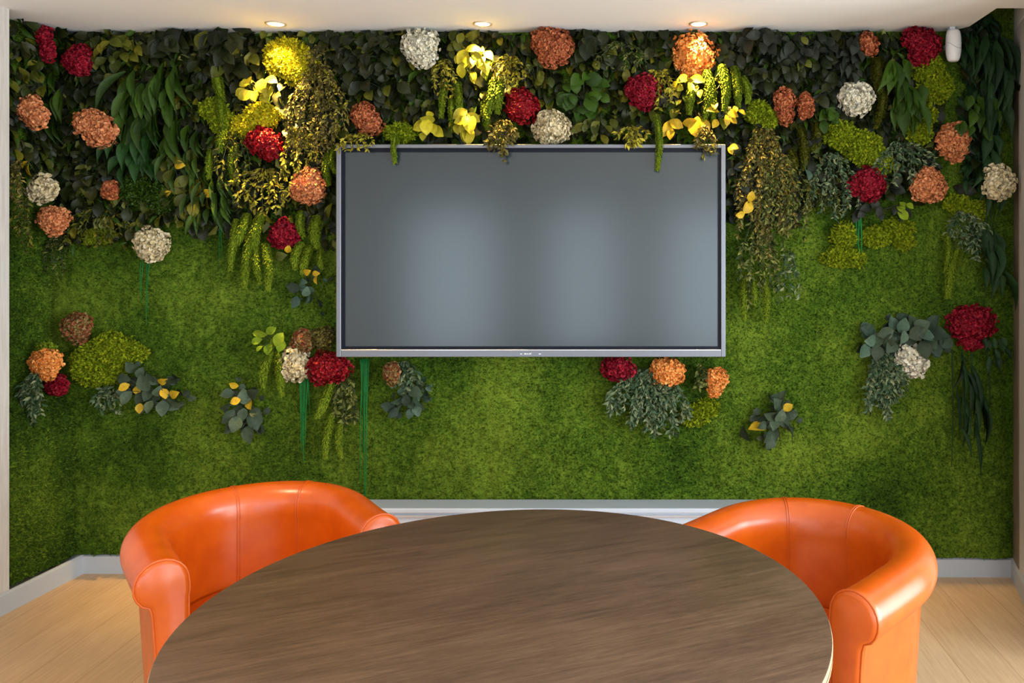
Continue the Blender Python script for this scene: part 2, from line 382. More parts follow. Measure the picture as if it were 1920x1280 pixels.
# left wall: thin above, thicker pad below (its edge steps out at about 0.75 m)
def lfat(u, v):
    z = v * 2.36 + SK
    return 0.095 * (1 / (1 + np.exp((z - 0.80) * 22))) 
moss_sheet('side_moss', (lx(3.72) - 0.10, 3.72, SK), (lx(MY) - lx(3.72), MY - 3.72, 0), (0, 0, CEIL - SK), 70, 330, 24000,
           'green moss strip on the narrow left side wall beside the pale panel', (1, 0, 0), hfun=lfat)

# ------------------------------------------------------------------ screen
tvY = 3.575
c = px((632 + 1360) / 2, (271 + 668.5) / 2, tvY); TW = 728 * tvY / FPX; TH = 397.5 * tvY / FPX
tv = empty('wall_display', (c[0], tvY, c[2])); tag(tv, 'large dark flat screen with grey metal frame hanging on the moss wall', 'television')
hw, hh = TW / 2, TH / 2
def ring(y0, y1, o, i, ob=None, ib=None):
    """frame between half sizes o and i (w, h), bottoms ob / ib"""
    mb = MB(); ob = -o[1] if ob is None else ob; ib = -i[1] if ib is None else ib
    for (x0, x1, z0, z1) in ((-o[0], -i[0], ob, o[1]), (i[0], o[0], ob, o[1]), (-i[0], i[0], i[1], o[1]), (-i[0], i[0], ob, ib)):
        mb.box((x0, y0, z0), (x1, y1, z1))
    return mb
s1 = tvY / FPX
MB().box((-hw + 0.01, 0.012, -hh + 0.01), (hw - 0.01, 0.075, hh - 0.01)).build('housing', MATS['tvgap'], tv, False, bevel=0.004)
MB().box((-0.35, 0.07, -0.25), (0.35, 0.145, 0.25)).build('wall_bracket', MATS['rubber'], tv, False)
ring(-0.012, 0.02, (hw, hh), (hw - 8.5 * s1, hh - 7 * s1), ib=-hh + 13.5 * s1).build('frame', MATS['tvframe'], tv, False, bevel=0.0025)
MB().box((-hw + 9 * s1, -0.0135, -hh + 12 * s1), (hw - 9 * s1, -0.004, -hh + 14.3 * s1)).build('trim_strip', MATS['tvlip'], tv, False, bevel=0.001)
ring(0.0, 0.018, (hw - 8.5 * s1, hh - 7 * s1), (hw - 14 * s1, hh - 14 * s1), ob=-hh + 13.5 * s1, ib=-hh + 19 * s1).build('bezel', MATS['tvgap'], tv, False)
MB().box((-hw + 14 * s1, 0.006, -hh + 19 * s1), (hw - 14 * s1, 0.016, hh - 14 * s1)).build('screen_panel', MATS['screen'], tv, False)
for x0, wd, ht in ((-21, 4.5, 1.4), (-13.5, 5, 2.0), (-8.5, 3.5, 1.4), (-4.5, 3, 1.6), (-1.4, 1.5, 3.0), (13.5, 5, 1.5)):
    xx = (x0 + 0.5) * s1; z0 = -hh + 5.2 * s1
    mbv = [(xx, -0.0128, z0), (xx + wd * s1 * .85, -0.0128, z0 - 0.2 * s1), (xx + wd * s1, -0.0128, z0 + ht * s1 * .7), (xx + wd * s1 * .35, -0.0128, z0 + ht * s1)]
    lg = MB().add(mbv + [(x, -0.0118, z) for x, _, z in mbv], [(0, 1, 2, 3), (0, 4, 5, 1), (1, 5, 6, 2), (2, 6, 7, 3), (3, 7, 4, 0)])
    lg.build('logo_letter', MATS['logo'], tv, False)

# ------------------------------------------------------------------ ceiling spotlights
for (lxp, wpx, lab, tx, ty, pw) in ((517, 30, 'leftmost of the three small warm recessed spotlights in the ceiling', 530, 260, 26),
                            (905, 28, 'middle warm recessed spotlight in the ceiling, above the screen', 915, 250, 20),
                            (1310, 28, 'rightmost warm recessed spotlight in the ceiling, above the orange hydrangea', 1335, 260, 20)):
    Y = FPX * (CEIL - EYE) / (468 - 44.0); X = (lxp - CX) * Y / FPX; r = wpx / 2 * Y / FPX
    e = empty('ceiling_spotlight', (X, Y, CEIL)); tag(e, lab, 'ceiling light', 'warm spotlights along the planted wall'); pw *= 11
    MB().lathe([(r, 0.0), (r, -0.004), (r + 0.004, -0.006), (r + 0.009, -0.004), (r + 0.010, 0.0)], 40).build('rim', MATS['lampring'], e)
    MB().lathe([(0.001, -0.0035), (r * .9, -0.0035), (r, -0.001)], 32).build('lens', MATS['lamp'], e)
    d = bpy.data.lights.new('spot_beam', 'SPOT'); d.energy = pw; d.color = (1.0, 0.62, 0.17); d.spot_size = math.radians(62); d.spot_blend = 0.9
    d.shadow_soft_size = 0.018
    o = bpy.data.objects.new('spot_beam', d); COL.objects.link(o); o.parent = e; o.location = (0, 0, -0.012)
    t = on_wall(tx, ty, 0.03); o.rotation_euler = (Vector(t) - Vector((X, Y, CEIL))).to_track_quat('-Z', 'Y').to_euler()
# warm downlights further back in the room (left side), out of the frame
for (x, y, wh) in ((-1.75, 2.0, 'nearest the left side wall and the left chair'), (-1.75, 0.5, 'second along the left side wall')):
    e = empty('ceiling_downlight', (x, y, CEIL)); tag(e, 'warm recessed downlight in the white ceiling, ' + wh, 'ceiling light', 'downlights nearer the camera')
    MB().lathe([(0.04, 0.0), (0.04, -0.004), (0.052, -0.004), (0.052, 0)], 32).build('rim', MATS['lampring'], e)
    MB().lathe([(0.001, -0.003), (0.04, -0.003)], 32).build('lens', MATS['lamp'], e)
    d = bpy.data.lights.new('down_beam', 'SPOT'); d.energy = 75; d.color = (1.0, 0.70, 0.40); d.spot_size = math.radians(105); d.spot_blend = 0.7; d.shadow_soft_size = 0.04
    o = bpy.data.objects.new('down_beam', d); COL.objects.link(o); o.parent = e; o.location = (0, 0, -0.02)

# motion sensor under the ceiling edge
SY = 3.60
p0 = px(1787.5, 86, SY)
e = empty('motion_sensor', tuple(p0)); tag(e, 'white rounded motion sensor hanging below the ceiling at the right', 'sensor')
hwid = 14.5 * SY / FPX; hhei = 30 * SY / FPX
mb = MB(); rings = []
for k in range(15):
    t = -math.pi / 2 + math.pi * k / 14
    z = hhei * math.sin(t) * (1 if t < 0 else 1.0); rr = abs(math.cos(t)) ** (0.42 if t < 0 else .25)
    rings.append((rr, z))
vv = []; seg = 32
for rr, z in rings:
    for k in range(seg):
        t = 2 * math.pi * k / seg
        vv.append((hwid * rr * math.cos(t), -0.0 + 0.03 * rr * math.sin(t), z))
mb.add(vv, [(i*seg+k, i*seg+(k+1)%seg, (i+1)*seg+(k+1)%seg, (i+1)*seg+k) for i in range(14) for k in range(seg)])
mb.build('housing', MATS['plastic'], e)
pts = [(-hwid * .93, -0.012, 0.012), (-hwid * .6, -0.0255, 0.004), (-0.004, -0.0305, -0.01), (hwid * .35, -0.029, -0.016), (hwid * .75, -0.021, -0.013)]
MB().tube(pts, 0.0009, 6).build('seam', MATS['plasticdark'], e)
MB().box((-0.012, 0.01, hhei * .8), (0.012, 0.04, CEIL - p0[2])).build('mount', MATS['plastic'], e, False)
MB().box((-0.012, 0.02, 0.0), (0.012, 3.70 - SY, 0.02)).build('arm', MATS['plastic'], e, False)

# ------------------------------------------------------------------ round table
TC = np.array([-0.253, 1.675]); TR = 0.638; TZ = 0.74
tb = empty('round_table', (TC[0], TC[1], 0)); tag(tb, 'large round brown wood-grain meeting table with pale plywood edge', 'table')
MB().lathe([(TR, -0.0025), (TR, -0.001), (TR - 0.002, 0.0)], 160, (0, 0, TZ)).build('tabletop', MATS['tabletop'], tb, True)
me = bpy.data.objects['tabletop']; md = me.modifiers.new('split', 'EDGE_SPLIT'); md.split_angle = 0.6
mb = MB()
o = MB().lathe([(TR - 0.006, -0.026), (TR + 0.001, -0.024), (TR + 0.0012, -0.004), (TR, -0.0025), (TR - 0.2, -0.0026)], 160, (0, 0, TZ)).build('edge_band', MATS['ply'], tb, False)
MB().lathe([(TR + 0.0016, -0.016), (TR + 0.0018, -0.013)], 160, (0, 0, TZ)).build('edge_line', MATS['plydark'], tb, False)
MB().lathe([(0.045, 0.02), (0.045, TZ - 0.03)], 40).build('column', MATS['metal'], tb)
MB().lathe([(0.18, TZ - 0.04), (0.18, TZ - 0.03)], 40).build('support_plate', MATS['rubber'], tb)
MB().lathe([(0.34, 0.0), (0.34, 0.008), (0.30, 0.016), (0.06, 0.03)], 64).build('base_plate', MATS['metal'], tb)

# ------------------------------------------------------------------ tub chairs
R0, ARM = 0.279, 0.203
HR = 0.061
def rim_z(y):       # y in chair space: -ARM at arm fronts .. +R0 at the back
    t = min(1, max(0, (y + ARM) / (R0 + ARM))); t = t * t * (3 - 2 * t)
    return 0.702 + 0.022 * t
def path():
    P = []
    for k in range(7): P.append((-R0, -ARM + ARM * k / 7, -1.0, 0.0))
    for k in range(37):
        t = math.pi - math.pi * k / 36
        P.append((R0 * math.cos(t), R0 * math.sin(t), math.cos(t), math.sin(t)))
    for k in range(1, 8): P.append((R0, -ARM * k / 7, 1.0, 0.0))
    return P
PATH = path()
def inner_prof(zt):
    pr = [(-0.050, 0.33)]
    for z in (0.40, 0.48, 0.55, 0.59): pr.append((-0.060 + 0.012 * ((z - .44) / .15) * 0, z * (zt - 0.06) / 0.63))
    pr.append((-HR - 0.002, zt - HR - 0.02))
    for k in range(0, 15):
        t = math.radians(180 - 225 * k / 14)
        pr.append((HR * math.cos(t), zt - HR + HR * math.sin(t)))
    pr.append((0.022, zt - HR - 0.060))
    return pr
def outer_prof(zt):
    n = zt - HR - 0.058
    return [(0.026, n + 0.006), (0.021, n - 0.012), (0.018, n - 0.05), (0.008, 0.35), (-0.012, 0.06)]
def sweep(proff, a=0, b=None, off=0.0):
    mb = MB(); seg = PATH[a:b]; V = []; m_ = None
    for (x, y, nx, ny) in seg:
        pr = proff(rim_z(y)); m_ = len(pr)
        for u, z in pr: V.append((x + nx * (u + off), y + ny * (u + off), z))
    n_ = len(seg)
    mb.add(V, [(i*m_+k, i*m_+k+1, (i+1)*m_+k+1, (i+1)*m_+k) for i in range(n_-1) for k in range(m_-1)])
    return mb
def seam_line(i, lo=0, hi=None, lift=0.0):
    x, y, nx, ny = PATH[i]; pr = inner_prof(rim_z(y))[lo:hi]; out = []
    for k, (u, z) in enumerate(pr):
        out.append((x + nx * u, y + ny * u, z))
    return np.array(out)
def make_chair(label, loc, rz, seams):
    t = empty('tub_armchair', loc, rz); tag(t, label, 'armchair')
    sub = lambda o, l=1: (setattr(o.modifiers.new('sub', 'SUBSURF'), 'render_levels', l), o)[1]
    sub(sweep(inner_prof).build('backrest', MATS['leather'], t))
    sub(sweep(outer_prof).build('outer_shell', MATS['leather'], t))
    # seams: paired lines of stitching down the inside of the back
    for i in seams:
        for d in (-0.0036, 0.0036):
            ln = seam_line(i); x, y, nx, ny = PATH[i]; tx, ty = -ny, nx
            c = ln.copy(); c[:, 0] += tx * d; c[:, 1] += ty * d
            MB().tube(c, 0.0018, 6).build('seam', MATS['leather'], t)
    # welt under the rolled rim, along the whole outside
    w = []
    for (x, y, nx, ny) in PATH:
        u, z = outer_prof(rim_z(y))[0]; w.append((x + nx * (u - 0.002), y + ny * (u - 0.002), z))
    MB().tube(w, 0.0024, 8).build('welt', MATS['leather'], t)
    # padded arm fronts
    for s in (-1, 1):
        zt = rim_z(-ARM); ip = [p for p in inner_prof(zt)]; op = outer_prof(zt)
        ol = [(-0.056, 0.06)] + ip[0:-1] + [op[0], op[1], op[2], op[3], op[4]]
        ol = [ol[0], (-0.056, 0.2)] + ol[1:]
        cx_, cz_ = -0.015, 0.42
        V = []; n_ = len(ol)
        def inset(k, d):
            u, z = ol[k]; u0, z0 = ol[k - 1]; u1, z1 = ol[(k + 1) % n_]
            tx, tz = u1 - u0, z1 - z0; l = math.hypot(tx, tz) + 1e-9
            return (u + tz / l * d, z - tx / l * d)
        layers = [(0.0, 0.01), (0.0, -0.008), (0.004, -0.014), (0.012, -0.018)]
        for d, yy in layers:
            for k in range(n_):
                u, z = inset(k, d); V.append((s * (R0 + u), -ARM + yy, z))
        F = [(l*n_+k, l*n_+(k+1)%n_, (l+1)*n_+(k+1)%n_, (l+1)*n_+k) for l in range(len(layers)-1) for k in range(n_)]
        F.append(tuple((len(layers)-1)*n_ + k for k in range(n_)))
        pan = MB().add(V, F).build('arm_front', MATS['leather'], t)
        pl = [(s * (R0 + u), -ARM - 0.009, z) for u, z in ol[2:]]
        MB().tube(pl, 0.0028, 8).build('piping', MATS['leather'], pan)
        pl = [(s * (R0 + u * 1.0), -ARM + 0.003, z) for u, z in ol[2:]]
    # seat cushion and base
    ri = R0 - 0.058
    poly = [(-ri, -ARM - 0.02)] + [(-ri, -ARM + ARM * k / 3) for k in range(3)] + [(ri * math.cos(a), ri * math.sin(a)) for a in np.linspace(math.pi, 0, 24)] + [(ri, -ARM * k / 3) for k in range(1, 4)] + [(ri, -ARM - 0.02)]
    cu = MB().prism(poly, 0.335, 0.435).build('seat_cushion', MATS['leather'], t, bevel=0.028)
    MB().prism(poly, 0.07, 0.333).build('seat_base', MATS['leather'], t, False, bevel=0.01)
    for (x, y) in ((-0.23, -0.11), (0.23, -0.11), (-0.17, 0.17), (0.17, 0.17)):
        MB().lathe([(0.018, 0), (0.022, 0.075)], 20, (x, y, 0)).build('foot', MATS['rubber'], t)
    return t
def chair_at(label, arm_mid, facing, seams):
    f = np.array(facing, float); f /= np.linalg.norm(f)
    rz = math.atan2(f[0], -f[1])                  # facing -Y when rz = 0
    c = np.array(arm_mid) - f * ARM
    return make_chair(label, (c[0], c[1], 0), rz, seams)
chair_at('orange leather tub armchair left of the round table', (-0.96, 2.216), (math.sin(.684), -math.cos(.684)), (25, 34))
chair_at('orange leather tub armchair right of the round table', (0.305, 2.055), (math.sin(-.796), -math.cos(.796)), (16, 25))

# ------------------------------------------------------------------ plants: leaf templates
def leaf_tpl(prof, curl=0.25, fold=0.18, ns=None):
    """prof = half-width along the length (0..1); 3 columns; curl off the wall then back"""
    n = len(prof); V = []
    for i, h in enumerate(prof):
        t = i / (n - 1); z = curl * math.sin(t * math.pi * 0.8)
        for x in (-1, 0, 1):
            V.append((x * h, t, z + (fold * h if x else 0)))
    F = [(3*i+k, 3*i+k+1, 3*i+k+4, 3*i+k+3) for i in range(n-1) for k in range(2)]
    return np.array(V), F
OVAL = leaf_tpl([.06, .34, .5, .5, .36, .03], 0.18, 0.25)
ROUND = leaf_tpl([.1, .42, .52, .48, .3, .05], 0.12, 0.3)
LANCE = leaf_tpl([.12, .34, .48, .5, .42, .28, .12, .01], 0.16, 0.3)
STRAP = leaf_tpl([.3, .42, .48, .5, .5, .46, .4, .28, .02], 0.10, 0.35)
SMALL = leaf_tpl([.1, .5, .05], 0.12, 0.3)
PETAL = leaf_tpl([.12, .5, .45, .2], 0.25, 0.35)
OUT = np.array([0, -1.0, 0])

def outw(n, jit): return OUT[None] + rng.normal(0, jit, (n, 3))
class B:
    """one plant bunch: origin on the wall, builder meshes in world space; s = metres per photo pixel at its depth"""
    def __init__(s, x, y, off=0.05, side=False):
        off = off if off >= .14 else (max(off * .74, .045) if off > .03 else off + .014); s.o = on_wall(x, y, off) if not side else np.array([0.0, 0, 0])
        s.side = side
        if side:      # on the left side wall: the point where the sight line meets it
            X, Y, = None, 3.55
            for _ in range(6):
                X = lx(Y) - 0.06 + off; Y = X * FPX / (x - CX)
            s.o = px(x, y, Y)
        s.k = s.o[1] / FPX
    def finish(s, name, parts, label, cat, group=None):
        """parts: list of (part name, MB, material); a single part becomes one mesh"""
        parts = [p for p in parts if p[1].n]
        if len(parts) == 1:
            o = parts[0][1].build(name, MATS[parts[0][2]], origin=s.o)
            return tag(o, label, cat, group)
        e = empty(name, tuple(s.o)); tag(e, label, cat, group)
        for pn, mb, mt in parts:
            mb.V = [v - s.o for v in mb.V]; mb.build(pn, MATS[mt], e)
        return e

def hydrangea(x, y, w, h, m, label, lobes=None, off=0.10, side=False, frill=1.0, fsz=1.0):
    """flower head made of many four-petalled florets on a lumpy dome"""
    b = B(x, y, off, side); k = b.k; mb = MB()
    if not lobes:
        a0 = rng.random() * 6.28
        lobes = [(0, 0, .84, .84)] + [(.34 * math.cos(a0 + q * 2.09), .34 * math.sin(a0 + q * 2.09), .60 + .12 * rng.random(), .60 + .12 * rng.random()) for q in range(3)]
    core = MB()
    for (dx, dy, sw, sh) in lobes:
        rw, rh = w * sw / 2 * k * .93, h * sh / 2 * k * .93; rd = min(rw, rh) * 0.7
        c = b.o + np.array([dx * w / 2 * k, 0.0, -dy * h / 2 * k])
        n = int(max(60, 260 * sw * sh * (w * h) / 4000 / fsz ** 2))
        i = np.arange(n); cosz = 1 - 1.25 * (i + .5) / n
        ph = i * 2.39996 + rng.normal(0, .15, n); sr = np.sqrt(np.clip(1 - cosz ** 2, 0, 1))
        D = np.stack([sr * np.cos(ph), -cosz, sr * np.sin(ph)], 1)
        lump = 1 + 0.07 * np.sin(3 * ph + 7 * cosz + x) + 0.07 * np.sin(5.3 * ph - 4 * cosz + y) + rng.normal(0, 0.075, n)
        P = c + D * np.array([rw, rd, rh]) * lump[:, None]
        size = 4.6 * fsz * k * (0.6 + 0.9 * rng.random(n))
        for q in range(4):
            T = np.cross(D, rng.normal(0, 1, (n, 3)) if q == 0 else T0); 
            if q == 0: T0 = T / np.linalg.norm(T, axis=1, keepdims=True); T = T0
            else:
                T1 = np.cross(D, T0); T1 /= np.linalg.norm(T1, axis=1, keepdims=True)
                a = q * math.pi / 2; T = T0 * math.cos(a) + T1 * math.sin(a)
            L = T + D * (0.5 * frill) + rng.normal(0, 0.32, (n, 3))
            mb.scatter(*PETAL, P, L, D + rng.normal(0, .35, (n, 3)), size, size * 1.0)
        g = 10; vv = []
        for a in range(g + 1):
            for q in range(16):
                th = math.pi * a / g; p2 = 2 * math.pi * q / 16
                vv.append(c + 0.9 * np.array([rw * math.sin(th) * math.cos(p2), rd * math.cos(th), rh * math.sin(th) * math.sin(p2)]))
        core.add(vv, [(a*16+q, a*16+(q+1)%16, (a+1)*16+(q+1)%16, (a+1)*16+q) for a in range(g) for q in range(16)])
    back = {'cream': 'cream', 'white': 'cream'}.get(m, m)
    mb.V += core.V; mb.F += [tuple(i + mb.n for i in f) for f in core.F]; mb.n += core.n
    st = MB().tube([b.o + np.array([0, .02, 0]), b.o + np.array([.0, off * .5, -.004]), b.o + np.array([0, off - .002, -.015])] if not side else
                   [b.o, b.o + np.array([-off * .5, 0, -.004]), b.o + np.array([-off + .002, 0, -.015])], 0.0035, 6)
    return b.finish('hydrangea', [('flower_head', mb, m), ('stem', st, 'stalk')], label, 'flower')

def stems(b, n, spread, length, x0=0, down=(0, -1), curve=.3, r=.0012, top=0.0, relief=.03):
    """drooping stems: list of polylines in world space, lengths in photo pixels"""
    out = []; k = b.k
    for i in range(n):
        a = (i + .5) / n * 2 - 1 + rng.normal(0, .12)
        ln = length * (0.62 + 0.42 * rng.random()) * (1 - .25 * abs(a))
        t = np.linspace(0, 1, 9); ang = rng.normal(0, .12)
        X = a * spread * (0.25 + .75 * np.minimum(1, t * 1.6)) + ln * t * down[0] + np.sin(t * 3 + i) * 4 * curve
        Z = -ln * t * -down[1] * 1.0 + top
        Y = -relief * np.sin(t * math.pi * .8) * (0.6 + .8 * rng.random())
        out.append(np.stack([b.o[0] + X * k, b.o[1] + Y, b.o[2] + Z * k], 1))
    return out

def spray(x, y, w, h, m, label, n=9, leaf=8, lw=.42, dense=14, off=.06, side=False, name='leafy_sprig', cat='foliage', stalk='stalk', down=(0, -1), up=0, alt=None):
    """thin drooping stems carrying many small leaves; (x, y) = where they hang from"""
    b = B(x, y, off, side); mb = MB(); st = MB(); m2 = MB()
    for ln in stems(b, n, w / 2, h, down=down, top=up):
        st.tube(ln, np.linspace(.0014, .0006, len(ln)), 5)
        q = int(dense * (np.linalg.norm(ln[-1] - ln[0]) / b.k) / 60) + 4
        t = np.sort(rng.random(q)) * (len(ln) - 1.01); i = t.astype(int); f = (t - i)[:, None]
        P = ln[i] * (1 - f) + ln[i + 1] * f; T = ln[i + 1] - ln[i]; T /= np.linalg.norm(T, axis=1, keepdims=True)
        side_ = rng.normal(0, 1, (q, 3)) * np.array([1.0, .7, .4]) + np.array([0, -.25, 0])
        L = T * .8 + side_ * .75; s = leaf * b.k * (0.6 + .8 * rng.random(q))
        tgt = m2 if False else mb
        tgt.scatter(*(SMALL if leaf < 14 else OVAL), P, L, outw(q, .7), s, s * lw)
        if alt:
            j = rng.random(q) < .25
            m2.scatter(*(SMALL if leaf < 14 else OVAL), P[j] + rng.normal(0, .003, (j.sum(), 3)), L[j] + rng.normal(0, .3, (j.sum(), 3)), outw(j.sum(), .7), s[j], s[j] * lw)
    return b.finish(name, [('leaves', mb, m), ('tinted_leaves', m2, alt or m), ('stems', st, stalk)], label, cat)

def leaves(x, y, w, h, m, label, n=26, leaf=24, lw=.62, off=.06, side=False, tpl=None, ang=.9, name='leaf_cluster', alt=None, nalt=0, aim=(0, -1), relief=.05, cat='foliage', stem=True):
    """a bunch of broad leaves filling an ellipse around (x, y), tips mostly down and outwards"""
    b = B(x, y, off, side); k = b.k; tpl = tpl or OVAL
    r = np.sqrt(rng.random(n)); a = rng.random(n) * 2 * math.pi
    dx, dz = r * np.cos(a) * w / 2, r * np.sin(a) * h / 2
    P = b.o + np.stack([dx * k, -relief * (1.05 - r) + rng.normal(0, .006, n), dz * k], 1)
    s = leaf * k * (.7 + .6 * rng.random(n))
    L = np.stack([dx / w * 2 * .9 + aim[0] + rng.normal(0, ang * .6, n), -0.25 + rng.normal(0, .25, n), dz / h * 1.2 + aim[1] + rng.normal(0, ang * .5, n)], 1)
    L /= np.linalg.norm(L, axis=1, keepdims=True)
    P = P - L * s[:, None] * .5
    mb = MB().scatter(*tpl, P[nalt:], L[nalt:], outw(n, .38)[nalt:], s[nalt:], s[nalt:] * lw)
    m2 = MB()
    if nalt: m2.scatter(*tpl, P[:nalt] + np.array([0, -.012, 0]), L[:nalt], outw(nalt, .25), s[:nalt], s[:nalt] * lw)
    st = MB()
    if stem:
        for j in range(0, n, 2): st.tube([b.o + np.array([0, .015, 0]), (b.o + P[j]) / 2 + np.array([0, .012, 0]), P[j]], .0013, 5)
    return b.finish(name, [('leaves', mb, m), ('yellow_leaves', m2, alt or m), ('stems', st, 'stalk')], label, cat)

def leaves_at(x, y, items, m, label, off=.07, alt=None, lw=.68, side=False, name='eucalyptus_sprig', tpl=None, cat='foliage'):
    """broad leaves placed one by one: (dx, dy, length, angle deg clockwise from up, 0/1 alt colour)"""
    b = B(x, y, off, side); k = b.k; tpl = tpl or ROUND; A = MB(); C2 = MB(); st = MB()
    for (dx, dy, ln, an, al) in items:          # smaller leaves behind the named ones
        if name != 'eucalyptus_sprig': break
        for _ in range(2):
            d = np.array([math.sin(math.radians(an + rng.normal(0, 50))), -.1, math.cos(math.radians(an + rng.normal(0, 50)))])
            q = ln * k * (.5 + .3 * rng.random())
            P = b.o + np.array([(dx + rng.normal(0, 7)) * k, .006 + .01 * rng.random(), -(dy + rng.normal(0, 7)) * k]) - d * q * .5
            A.scatter(*tpl, P[None], d[None], outw(1, .5), q, q * lw)
    for j, (dx, dy, ln, an, al) in enumerate(items):
        d = np.array([math.sin(math.radians(an)), 0, math.cos(math.radians(an))])
        P = b.o + np.array([dx * k, -.012 * (j % 4), -dy * k]) - d * ln * k * .5
        L = (d + np.array([0, rng.normal(-.2, .18), 0]))[None]
        if al and alt == 'yellow': ln *= .85
        (C2 if al else A).scatter(*tpl, P[None], L, outw(1, .45), ln * k, ln * k * lw)
        st.tube([b.o + np.array([0, .02, 0]), (P + b.o) / 2 + np.array([0, .008, .004]), P], .0015, 5)
    return b.finish(name, [('leaves', A, m), ('yellow_leaves', C2, alt or m), ('stems', st, 'stalk')], label, cat)

def fronds(x, y, w, h, m, label, n=8, width=11, off=.07, side=False, tpl=None, name='hanging_frond_cluster', fan=.5, dx=0):
    """long sword leaves hanging from (x, y)"""
    b = B(x, y, off, side); k = b.k; mb = MB()
    n = int(n * 2.6); a = np.linspace(-1, 1, n) + rng.normal(0, .15, n); rng.shuffle(a)
    st = np.stack([a * w / 2 * (1 - fan * .6), rng.normal(0, 1, n) * .0, -rng.random(n) * h * .62], 1)
    ln = h * (.22 + .24 * rng.random(n))
    P = b.o + np.stack([st[:, 0] * k, -.01 - .03 * rng.random(n), st[:, 2] * k], 1)
    L = np.stack([a * w * fan / h * .9 + dx + rng.normal(0, .16, n), rng.normal(-.04, .05, n), -np.ones(n)], 1)
    mb.scatter(*(tpl or LANCE), P, L, outw(n, .3), ln * k, width * k * (.8 + .5 * rng.random(n)))
    return b.finish(name, [('leaves', mb, m)], label, 'foliage')

def tassel_into(mb, b, x0, y0, x1, y1, wd, d=.0):
    """one fuzzy, tapering catkin from (x0, y0) to (x1, y1) in photo pixels relative to b"""
    k = b.k; n = 10; t = np.linspace(0, 1, n)
    bend = rng.normal(0, .06) * math.hypot(x1 - x0, y1 - y0)
    X = x0 + (x1 - x0) * t + bend * np.sin(t * math.pi); Z = -(y0 + (y1 - y0) * t)
    pts = np.stack([b.o[0] + X * k, b.o[1] - .018 * np.sin(t * math.pi) - d, b.o[2] + Z * k], 1)
    r = wd / 2 * k * (.28 + .72 * np.sin(np.clip(t * .95 + .14, 0, 1) * math.pi) ** .7)
    mb.tube(pts, r * .62, 9)
    L_ = math.hypot(x1 - x0, y1 - y0); q = int(L_ * wd * 1.0)
    tt = rng.random(q) * (n - 1.01); i = tt.astype(int); f = (tt - i)[:, None]
    P = pts[i] * (1 - f) + pts[i + 1] * f; T = pts[i + 1] - pts[i]; T /= np.linalg.norm(T, axis=1, keepdims=True)
    O = rng.normal(0, 1, (q, 3)); O -= T * (O * T).sum(1)[:, None]; O /= np.linalg.norm(O, axis=1, keepdims=True)
    rr = (r[i] * (1 - f[:, 0]) + r[i + 1] * f[:, 0])
    P = P + O * (rr * (.55 + .35 * rng.random(q)))[:, None]
    mb.scatter(*SMALL, P, O + T * .9, O, 4.4 * k * (.6 + .8 * rng.random(q)), 2.6 * k)
def tassels(x, y, items, m, label, off=.08, side=False, name='catkin_bunch'):
    b = B(x, y, off, side); parts = []
    for it in items:
        mb = MB(); tassel_into(mb, b, *it[:5], d=it[5] if len(it) > 5 else 0); parts.append(('catkin', mb, m))
    return b.finish(name, parts, label, 'foliage')

def lump(x, y, blobs, m, label, off=.02, side=False, name='moss_clump', density=1.0):
    """cushion of reindeer moss: bumpy blobs covered in short curled tips. blobs (dx, dy, rx, ry)"""
    b = B(x, y, off, side); k = b.k; mb = MB()
    for (dx, dy, rx, ry) in blobs:
        c = b.o + np.array([dx * k, 0, -dy * k]); rd = min(min(rx, ry) * k * .75, .052)
        n = int(rx * ry * .42 * density) + 40; i = np.arange(n); cz = 1 - 1.1 * (i + .5) / n; ph = i * 2.39996
        sr = np.sqrt(1 - cz ** 2); D = np.stack([sr * np.cos(ph), -cz, sr * np.sin(ph)], 1)
        ru = 1 + .13 * np.sin(4 * ph + cz * 9) * sr + rng.normal(0, .07, n)
        P = c + D * np.array([rx * k, rd, ry * k]) * ru[:, None]
        for q in range(4):
            L = D * .7 + rng.normal(0, .7, (n, 3)); s = (5.0 + 3 * rng.random(n)) * k
            mb.scatter(*SMALL, P + rng.normal(0, .0025, (n, 3)), L, D + rng.normal(0, .5, (n, 3)), s, s * .6)
        vv = []; g = 9
        for a in range(g + 1):
            for q in range(18):
                th = math.pi * a / g; p2 = 2 * math.pi * q / 18
                e = 1 + .08 * math.sin(3 * p2 + 5 * th)
                vv.append(c + .93 * e * np.array([rx * k * math.sin(th) * math.cos(p2), rd * math.cos(th), ry * k * math.sin(th) * math.sin(p2)]))
        mb.add(vv, [(a*18+q, a*18+(q+1)%18, (a+1)*18+(q+1)%18, (a+1)*18+q) for a in range(g) for q in range(18)])
    return b.finish(name, [('moss', mb, m)], label, 'moss')

def strands(x, y, items, m, label, off=.03, name='hanging_grass', wd=2.2):
    """long thin blades: (dx0, dx1, length)"""
    b = B(x, y, off); k = b.k; mb = MB()
    for (a, c, ln) in items:
        t = np.linspace(0, 1, 14); X = a + (c - a) * t + np.sin(t * 5 + a) * .8
        pts = np.stack([b.o[0] + X * k, b.o[1] - .006 * np.sin(t * 3) - .004 * rng.random(), b.o[2] - ln * t * k], 1)
        mb.tube(pts, wd / 2 * k * np.linspace(1, .45, 14) * (.8 + .4 * rng.random()), 6)
    return b.finish(name, [('blades', mb, m)], label, 'foliage')
# ================================================================== PLANTING

